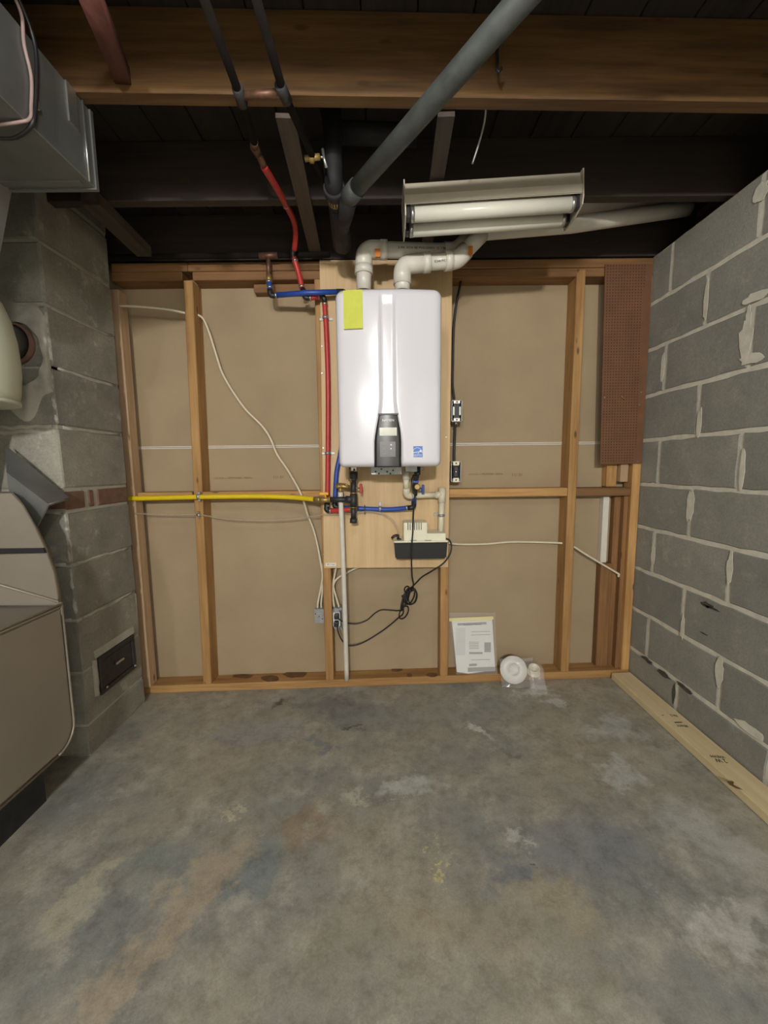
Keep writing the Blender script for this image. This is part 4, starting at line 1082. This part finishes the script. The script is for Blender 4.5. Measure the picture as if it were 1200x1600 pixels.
# white cables
cable('white_cable', [A(186, 478, 1.905), A(215, 479, 1.90), A(240, 481, 1.90), A(265, 484, 1.905), A(289, 489, 1.925), A(300, 490, 1.94), A(309, 492, 1.955), A(318, 499, 1.96), A(327, 520, 1.965), A(338, 555, 1.97), A(347, 582, 1.97), A(362, 609, 1.97), A(384, 640, 1.97), A(408, 664, 1.97), A(422, 684, 1.97), A(433, 710, 1.97), A(448, 732, 1.965), A(460, 752, 1.93), A(468, 767, 1.9), A(475, 785, 1.905), A(481, 805, 1.94), A(490, 828, 1.965), A(497, 856, 1.965), A(502, 885, 1.96), A(504, 900, 1.95), A(501, 920, 1.95), A(497, 940, 1.95), A(496, 955, 1.955)],
      .0052, CABLE, 'long white cable crossing the left bays down to the junction box', 'cable', 8, 6)
cable('white_cable', [A(510, 860, 1.955), A(505, 880, 1.96), A(503.5, 905, 1.955), A(503.5, 925, 1.95), A(502, 940, 1.95), A(502, 955, 1.955)], .0048, CABLE, 'short white cable hugging the stud into the junction box')
cable('white_cable', [A(528, 870, 1.955), A(524.5, 890, 1.955), A(520.5, 912, 1.95), A(520, 930, 1.95), A(522.5, 951, 1.95), A(523, 960, 1.955)], .0052, CABLE, 'white cable straight down into the outlet box')
cable('white_cable', [A(580, 880, 1.965), A(556, 888, 1.96), A(538, 897, 1.955), A(526, 905, 1.95), A(521, 916, 1.945), A(525, 932, 1.945), A(530.5, 951, 1.95), A(531, 958, 1.955)], .0052, CABLE, 'white cable curving behind the discharge pipe into the outlet box')
cable('white_cable', [A(697, 848, 1.925), A(720, 850.5, 1.955), A(760, 850, 1.965), A(795, 847, 1.965), A(830, 847, 1.96), A(876, 848.5, 1.955), A(886, 851, 1.955), A(896, 854, 1.955), A(915, 866, 1.95), A(940, 881, 1.945), A(967, 897, 1.94), A(971, 900, 1.95)], .0052, CABLE, 'white cable running right from the pump to the corner')
stp = B(); p = A(969, 899, 1.937); box(stp, p.x-.01, p.x+.01, p.y, p.y+.01, p.z-.01, p.z+.01, .003); obj('cable_staple', stp, CABLE, None, 'white staple pinning the cable end in the right corner', 'staple')
# cords
def cordpath(l): return [A(*q) for q in l]
hc = cordpath([(646, 742, 1.72), (643, 752, 1.70), (645, 766, 1.70), (648, 776, 1.70), (646, 800, 1.71), (645, 830, 1.74), (643.5, 850, 1.76), (643, 875, 1.765), (644, 900, 1.80), (646, 915, 1.84), (640, 925, 1.88), (632, 935, 1.89), (629, 948, 1.89), (624, 954, 1.89), (610, 953.5, 1.90), (596, 953, 1.905), (586, 958, 1.905), (573, 969, 1.905), (558, 974.5, 1.9), (545, 974, 1.895), (533, 970, 1.88), (527, 965, 1.89)])
h_ = thing('heater_power_cord', 'black cord from the heater down to the upper plug', 'cord', tuple(hc[-1]))
obj('cord', tube(B(), spline(hc, 6), .0034, 8), CORD, h_)
bm = B(); p = A(526, 963, 1.90); box(bm, p.x-.011, p.x+.011, 1.885, 1.917, p.z-.012, p.z+.012, .004, 2); obj('plug', bm, BLK, h_)
pc = cordpath([(695, 841, 1.80), (702, 844, 1.80), (705.5, 853, 1.80), (703, 866, 1.79), (693, 880, 1.79), (675, 892, 1.80), (660, 901, 1.83), (650, 911, 1.86), (643, 918, 1.875), (634, 928, 1.88), (630, 942, 1.88), (630, 958, 1.885), (622, 966, 1.89), (600, 984, 1.90), (575, 1000, 1.90), (560, 1007, 1.90), (548, 1009, 1.895), (538, 1005, 1.89), (530, 992, 1.885), (526.5, 978, 1.89)])
p_ = thing('pump_power_cord', 'black cord from the pump down to the lower plug', 'cord', tuple(pc[-1]))
obj('cord', tube(B(), spline(pc, 6), .0036, 8), CORD, p_)
bm = B(); p = A(525.5, 974.5, 1.90); box(bm, p.x-.011, p.x+.011, 1.885, 1.917, p.z-.012, p.z+.012, .004, 2); obj('plug', bm, BLK, p_)
# bundled loops
co = B()
def loop(cx_, cy_, rx, ry, tilt, Y, r=.0034):
    pts = []
    for k in range(25):
        a = 2*math.pi*k/24; x = rx*math.cos(a); y = ry*math.sin(a)
        pts.append(A(cx_+x*math.cos(tilt)-y*math.sin(tilt), cy_+x*math.sin(tilt)+y*math.cos(tilt), Y+.012*math.sin(a*2)))
    tube(co, pts, r, 8, False)
loop(643, 932, 8, 13, .25, 1.872); loop(640, 931, 7, 14, .35, 1.865); loop(645, 933, 6.5, 11, .2, 1.88); loop(634, 934, 4, 16, .35, 1.86); loop(632, 938, 3, 17, .3, 1.87)
loop(631, 957, 6, 11, .5, 1.875); loop(636, 921, 4, 5, .2, 1.87)
obj('cord_bundle', co, CORD, p_, 'tied bundle of cord loops')
obj('bundle_tie', tube(B(), [A(630, 930, 1.87), A(634, 938, 1.87)], .010, 10), BLK, p_)

# ---------------------------------------------------------------- pegboard (perforated)
pg = thing('pegboard', 'brown perforated pegboard strip nailed over the right studs', 'board', (1.11, 1.905, 1.096))
c = [(1.024, 1.096), (1.221, 1.096), (1.216, 1.981), (1.003, 1.981)]
obj('panel', prism(B(), [(x, 1.9065, z) for x, z in c], (0, .005, 0)), PEG, pg)
hb = B()
z = 1.11
while z < 1.975:
    t = (z-1.096)/.885; xl_, xr_ = 1.024-.021*t+.012, 1.221-.005*t-.034
    x = xl_
    while x < xr_:
        vs = [hb.verts.new((x+.0026*math.cos(k*math.pi/3), 1.9062, z+.0026*math.sin(k*math.pi/3))) for k in range(6)]; hb.faces.new(vs)
        x += .0127
    z += .0127
obj('peg_holes', hb, PEGH, pg, None, None, None, 'stuff')
for px, py in [(1002, 613), (999, 632), (996.5, 721), (945, 621)]:
    obj('nail_head', lathe(B(), [(.004, 0), (.003, .001)], A(px, py, 1.9062), (0, -1, 0), 8), CHROME, pg)
bm = tube(B(), [A(969, 618, 1.904), A(976, 624, 1.90)], .0025, 6); obj('peg_hook', bm, BRASS, pg)

# ---------------------------------------------------------------- things on the floor
# lumber along the right wall
lw = thing('loose_lumber', 'pale new two-by-four lying along the right wall', 'lumber', (1.185, 1.4, fz(1.18)))
xa, xb = 1.128, 1.222
bm = hexa(B(), [(xa, -.4, fz(xa)), (xb, -.4, fz(xb)), (xb, 1.9, fz(xb)), (xa, 1.9, fz(xa)), (xa, -.4, fz(xa)+.036), (xb, -.4, fz(xb)+.036), (xb, 1.9, fz(xb)+.036), (xa, 1.9, fz(xa)+.036)])
bmesh.ops.bevel(bm, geom=bm.edges[:], offset=.004, segments=2, affect='EDGES')
obj('board', bm, LUMBER, lw)
zt = fz(1.18)+.0365
def bt2(s, size, px, py, w_=None):
    p = AZ(px, py, zt+.0006); text('board_print', s, size, p, (-1, .15, 0), (0, -1, 0), INKD, lw, width=w_)
bt2('SELECT', .016, 1066, 1134, .04); bt2('No.2', .02, 1053, 1118, .024); bt2('-', .03, 1036, 1118)
p = AZ(1060, 1128.5, zt+.0006); obj('board_print', box(B(), p.x-.015, p.x+.015, p.y-.002, p.y+.002, zt-.001, zt+.0006), INKD, lw)
bt2('WEYM', .016, 1121, 1182, .045); bt2('2 W', .028, 1126, 1188, .035)
bm = B(); p = AZ(1146, 1226, zt+.0006)
prism(bm, [p+V(q) for q in ((-.008, .016, 0), (.012, .012, 0), (0, .0, 0), (.012, -.02, 0), (-.004, -.014, 0), (-.012, .0, 0))], (0, 0, -.001)); obj('dark_knot', bm, DIRT, lw)
# manual in a bag
BYT, BYB = 1.99, 1.905
def mp_(px, py, o=0):
    t = (py-957)/(1052-957); return A(px, py, BYT+(BYB-BYT)*t-.002*o)
mb = thing('bagged_manual', 'printed manual in a clear plastic bag leaning on the wall', 'booklet', tuple(A(738, 1052, 1.93)))
q = [mp_(706, 971), mp_(769, 968.5), mp_(774, 1047), mp_(732, 1052.5), mp_(714, 1050)]
obj('manual', prism(B(), q, (0, .006, .002)), PAPER, mb)
def mrect(name, x0, x1, y0, y1, mat, sl=0):
    o = 1.2; obj(name, prism(B(), [mp_(x0, y0, o), mp_(x1, y0+sl, o), mp_(x1, y1+sl, o), mp_(x0, y1, o)], (0, .001, 0)), mat, mb)
mrect('print_bar', 715, 760, 974, 977.5, INK, -2); mrect('print_bar', 731, 774, 1043.5, 1050, INK, -1.5); mrect('print_bar', 733, 754, 1019, 1022, INK); mrect('print_bar', 733, 745, 1037.5, 1041, INK, -.5)
for y in (1003, 1005.5, 1008, 1010.5, 1013): mrect('print_line', 733, 748, y, y+.7, INK)
for y in (987, 992, 1031): mrect('print_line', 736, 766, y, y+.7, INK, -.8)
mrect('print_figure', 757, 767, 1004, 1019, INK); mrect('print_figure_inside', 759.5, 765, 1006, 1017, PAPER)
text('print_title', 'Installation Manual', .010, mp_(738, 976, 1.8), (1, 0, .03), (0, 0, 1), INKD, mb, width=.09)
mrect('side_column', 712.5, 727, 981, 1024, plain('pale grey print', 'cfd0ce', .6, 0, .02), 0)
obj('tape_strip', prism(B(), [mp_(702, 966, 1.6), mp_(771, 963, 1.6), mp_(771, 968, 1.6), mp_(702, 971, 1.6)], (0, .002, 0)), YTAPE, mb, 'pale yellow sealing strip')
bm = B(); g = []
random.seed(3)
for k in range(13):
    row = []
    for i in range(9):
        px = 701.5+(773.5-701.5)*i/8 + (3.5*k/12); py = 957+(1053.5-957)*k/12
        px = px if i not in (0,) else px+8*k/12
        row.append(bm.verts.new(mp_(px, py, 2.6)+V((0, random.uniform(-.004, .001), 0))))
    g.append(row)
for k in range(12):
    for i in range(8):
        f = bm.faces.new((g[k][i], g[k][i+1], g[k+1][i+1], g[k+1][i])); f.smooth = True
obj('plastic_bag', bm, BAG, mb, 'clear plastic bag')
# white round plate in a bag, and a pvc cap
dc = A(802.5, 1046.5, 1.88)
wd = thing('vent_flange', 'white round plastic flange plate in a clear bag on the bottom plate', 'flange', (dc.x, dc.y, dc.z-.05))
ax = V((-.08, -1, .38)).normalized()
obj('disc', lathe(B(), [(.0, -.004), (.064, -.004), (.066, 0), (.064, .003), (.045, .007), (.026, .011), (.024, .006), (.0, .005)], dc, ax, 40), WHITEP, wd)
obj('hub_ring', lathe(B(), [(.024, .008), (.028, .018), (.025, .018), (.022, .008)], dc, ax, 32, False), WHITEP, wd)
def bag(name, par, org, w_, h, tilt, seed):
    random.seed(seed); bm = B(); g = []
    for k in range(9):
        row = []
        for i in range(9):
            u, v_ = i/8-.5, k/8-.5
            row.append(bm.verts.new(org+V((u*w_, 0, 0))+tilt*(v_*h)+V((random.uniform(-.004, .004), random.uniform(-.006, .004), random.uniform(-.004, .004)))))
        g.append(row)
    for k in range(8):
        for i in range(8): bm.faces.new((g[k][i], g[k][i+1], g[k+1][i+1], g[k+1][i]))
    return obj(name, bm, BAG, par, 'clear plastic bag')
bag('plastic_bag', wd, dc+V((.01, -.022, -.004)), .16, .135, V((0, .3, 1)).normalized(), 5)
pcp = A(834, 1048, 1.86)
wc = thing('pvc_cap', 'small cream pvc fitting in a clear bag next to the round flange', 'pipe fitting', (pcp.x, pcp.y, fz(pcp.x)))
ax2 = V((-.1, -.45, 1)).normalized()
obj('fitting', lathe(B(), [(.0, -.02), (.030, -.02), (.031, -.004), (.029, -.003), (.027, .016), (.027, .022), (.022, .022), (.022, .010), (0, .010)], pcp, ax2, 28), PVCB, wc)
bm = B(); n = 14; rings = []
random.seed(9)
for k, (r, h) in enumerate([(.033, .03), (.035, .0), (.037, -.03), (.036, -.06), (.04, -.075)]):
    o = V((pcp.x, 0, 0)); yy = 1.858-.012*k
    rings.append([bm.verts.new((pcp.x+.004+r*math.cos(2*math.pi*i/n)+random.uniform(-.003, .003), yy-.008+r*.7*math.sin(2*math.pi*i/n)+random.uniform(-.003, .003), max(pcp.z+h, fz(pcp.x)+.004)+random.uniform(0, .004))) for i in range(n)])
for a, b in zip(rings[:-1], rings[1:]):
    for i in range(n): bm.faces.new((a[i], a[(i+1) % n], b[(i+1) % n], b[i]))
obj('plastic_bag', bm, BAG, wc, 'crumpled clear bag')

# ---------------------------------------------------------------- small hangers
hk = B(); p = A(775, 112, 1.13); tube(hk, [A(777, 66, 1.145), A(777, 95, 1.13), A(776, 108, 1.10), A(779, 113, 1.09), A(783, 107, 1.10)], .004, 6)
obj('bent_nail', hk, IRON, None, 'dark bent nail hook on the face of the front joist', 'hook')
cable('hanging_wire', [A(760, 160, 1.2), A(757, 190, 1.25), A(748, 225, 1.30), A(738, 256, 1.32)], .003, ZINC, 'pale wire end hanging between the joists', 'wire')
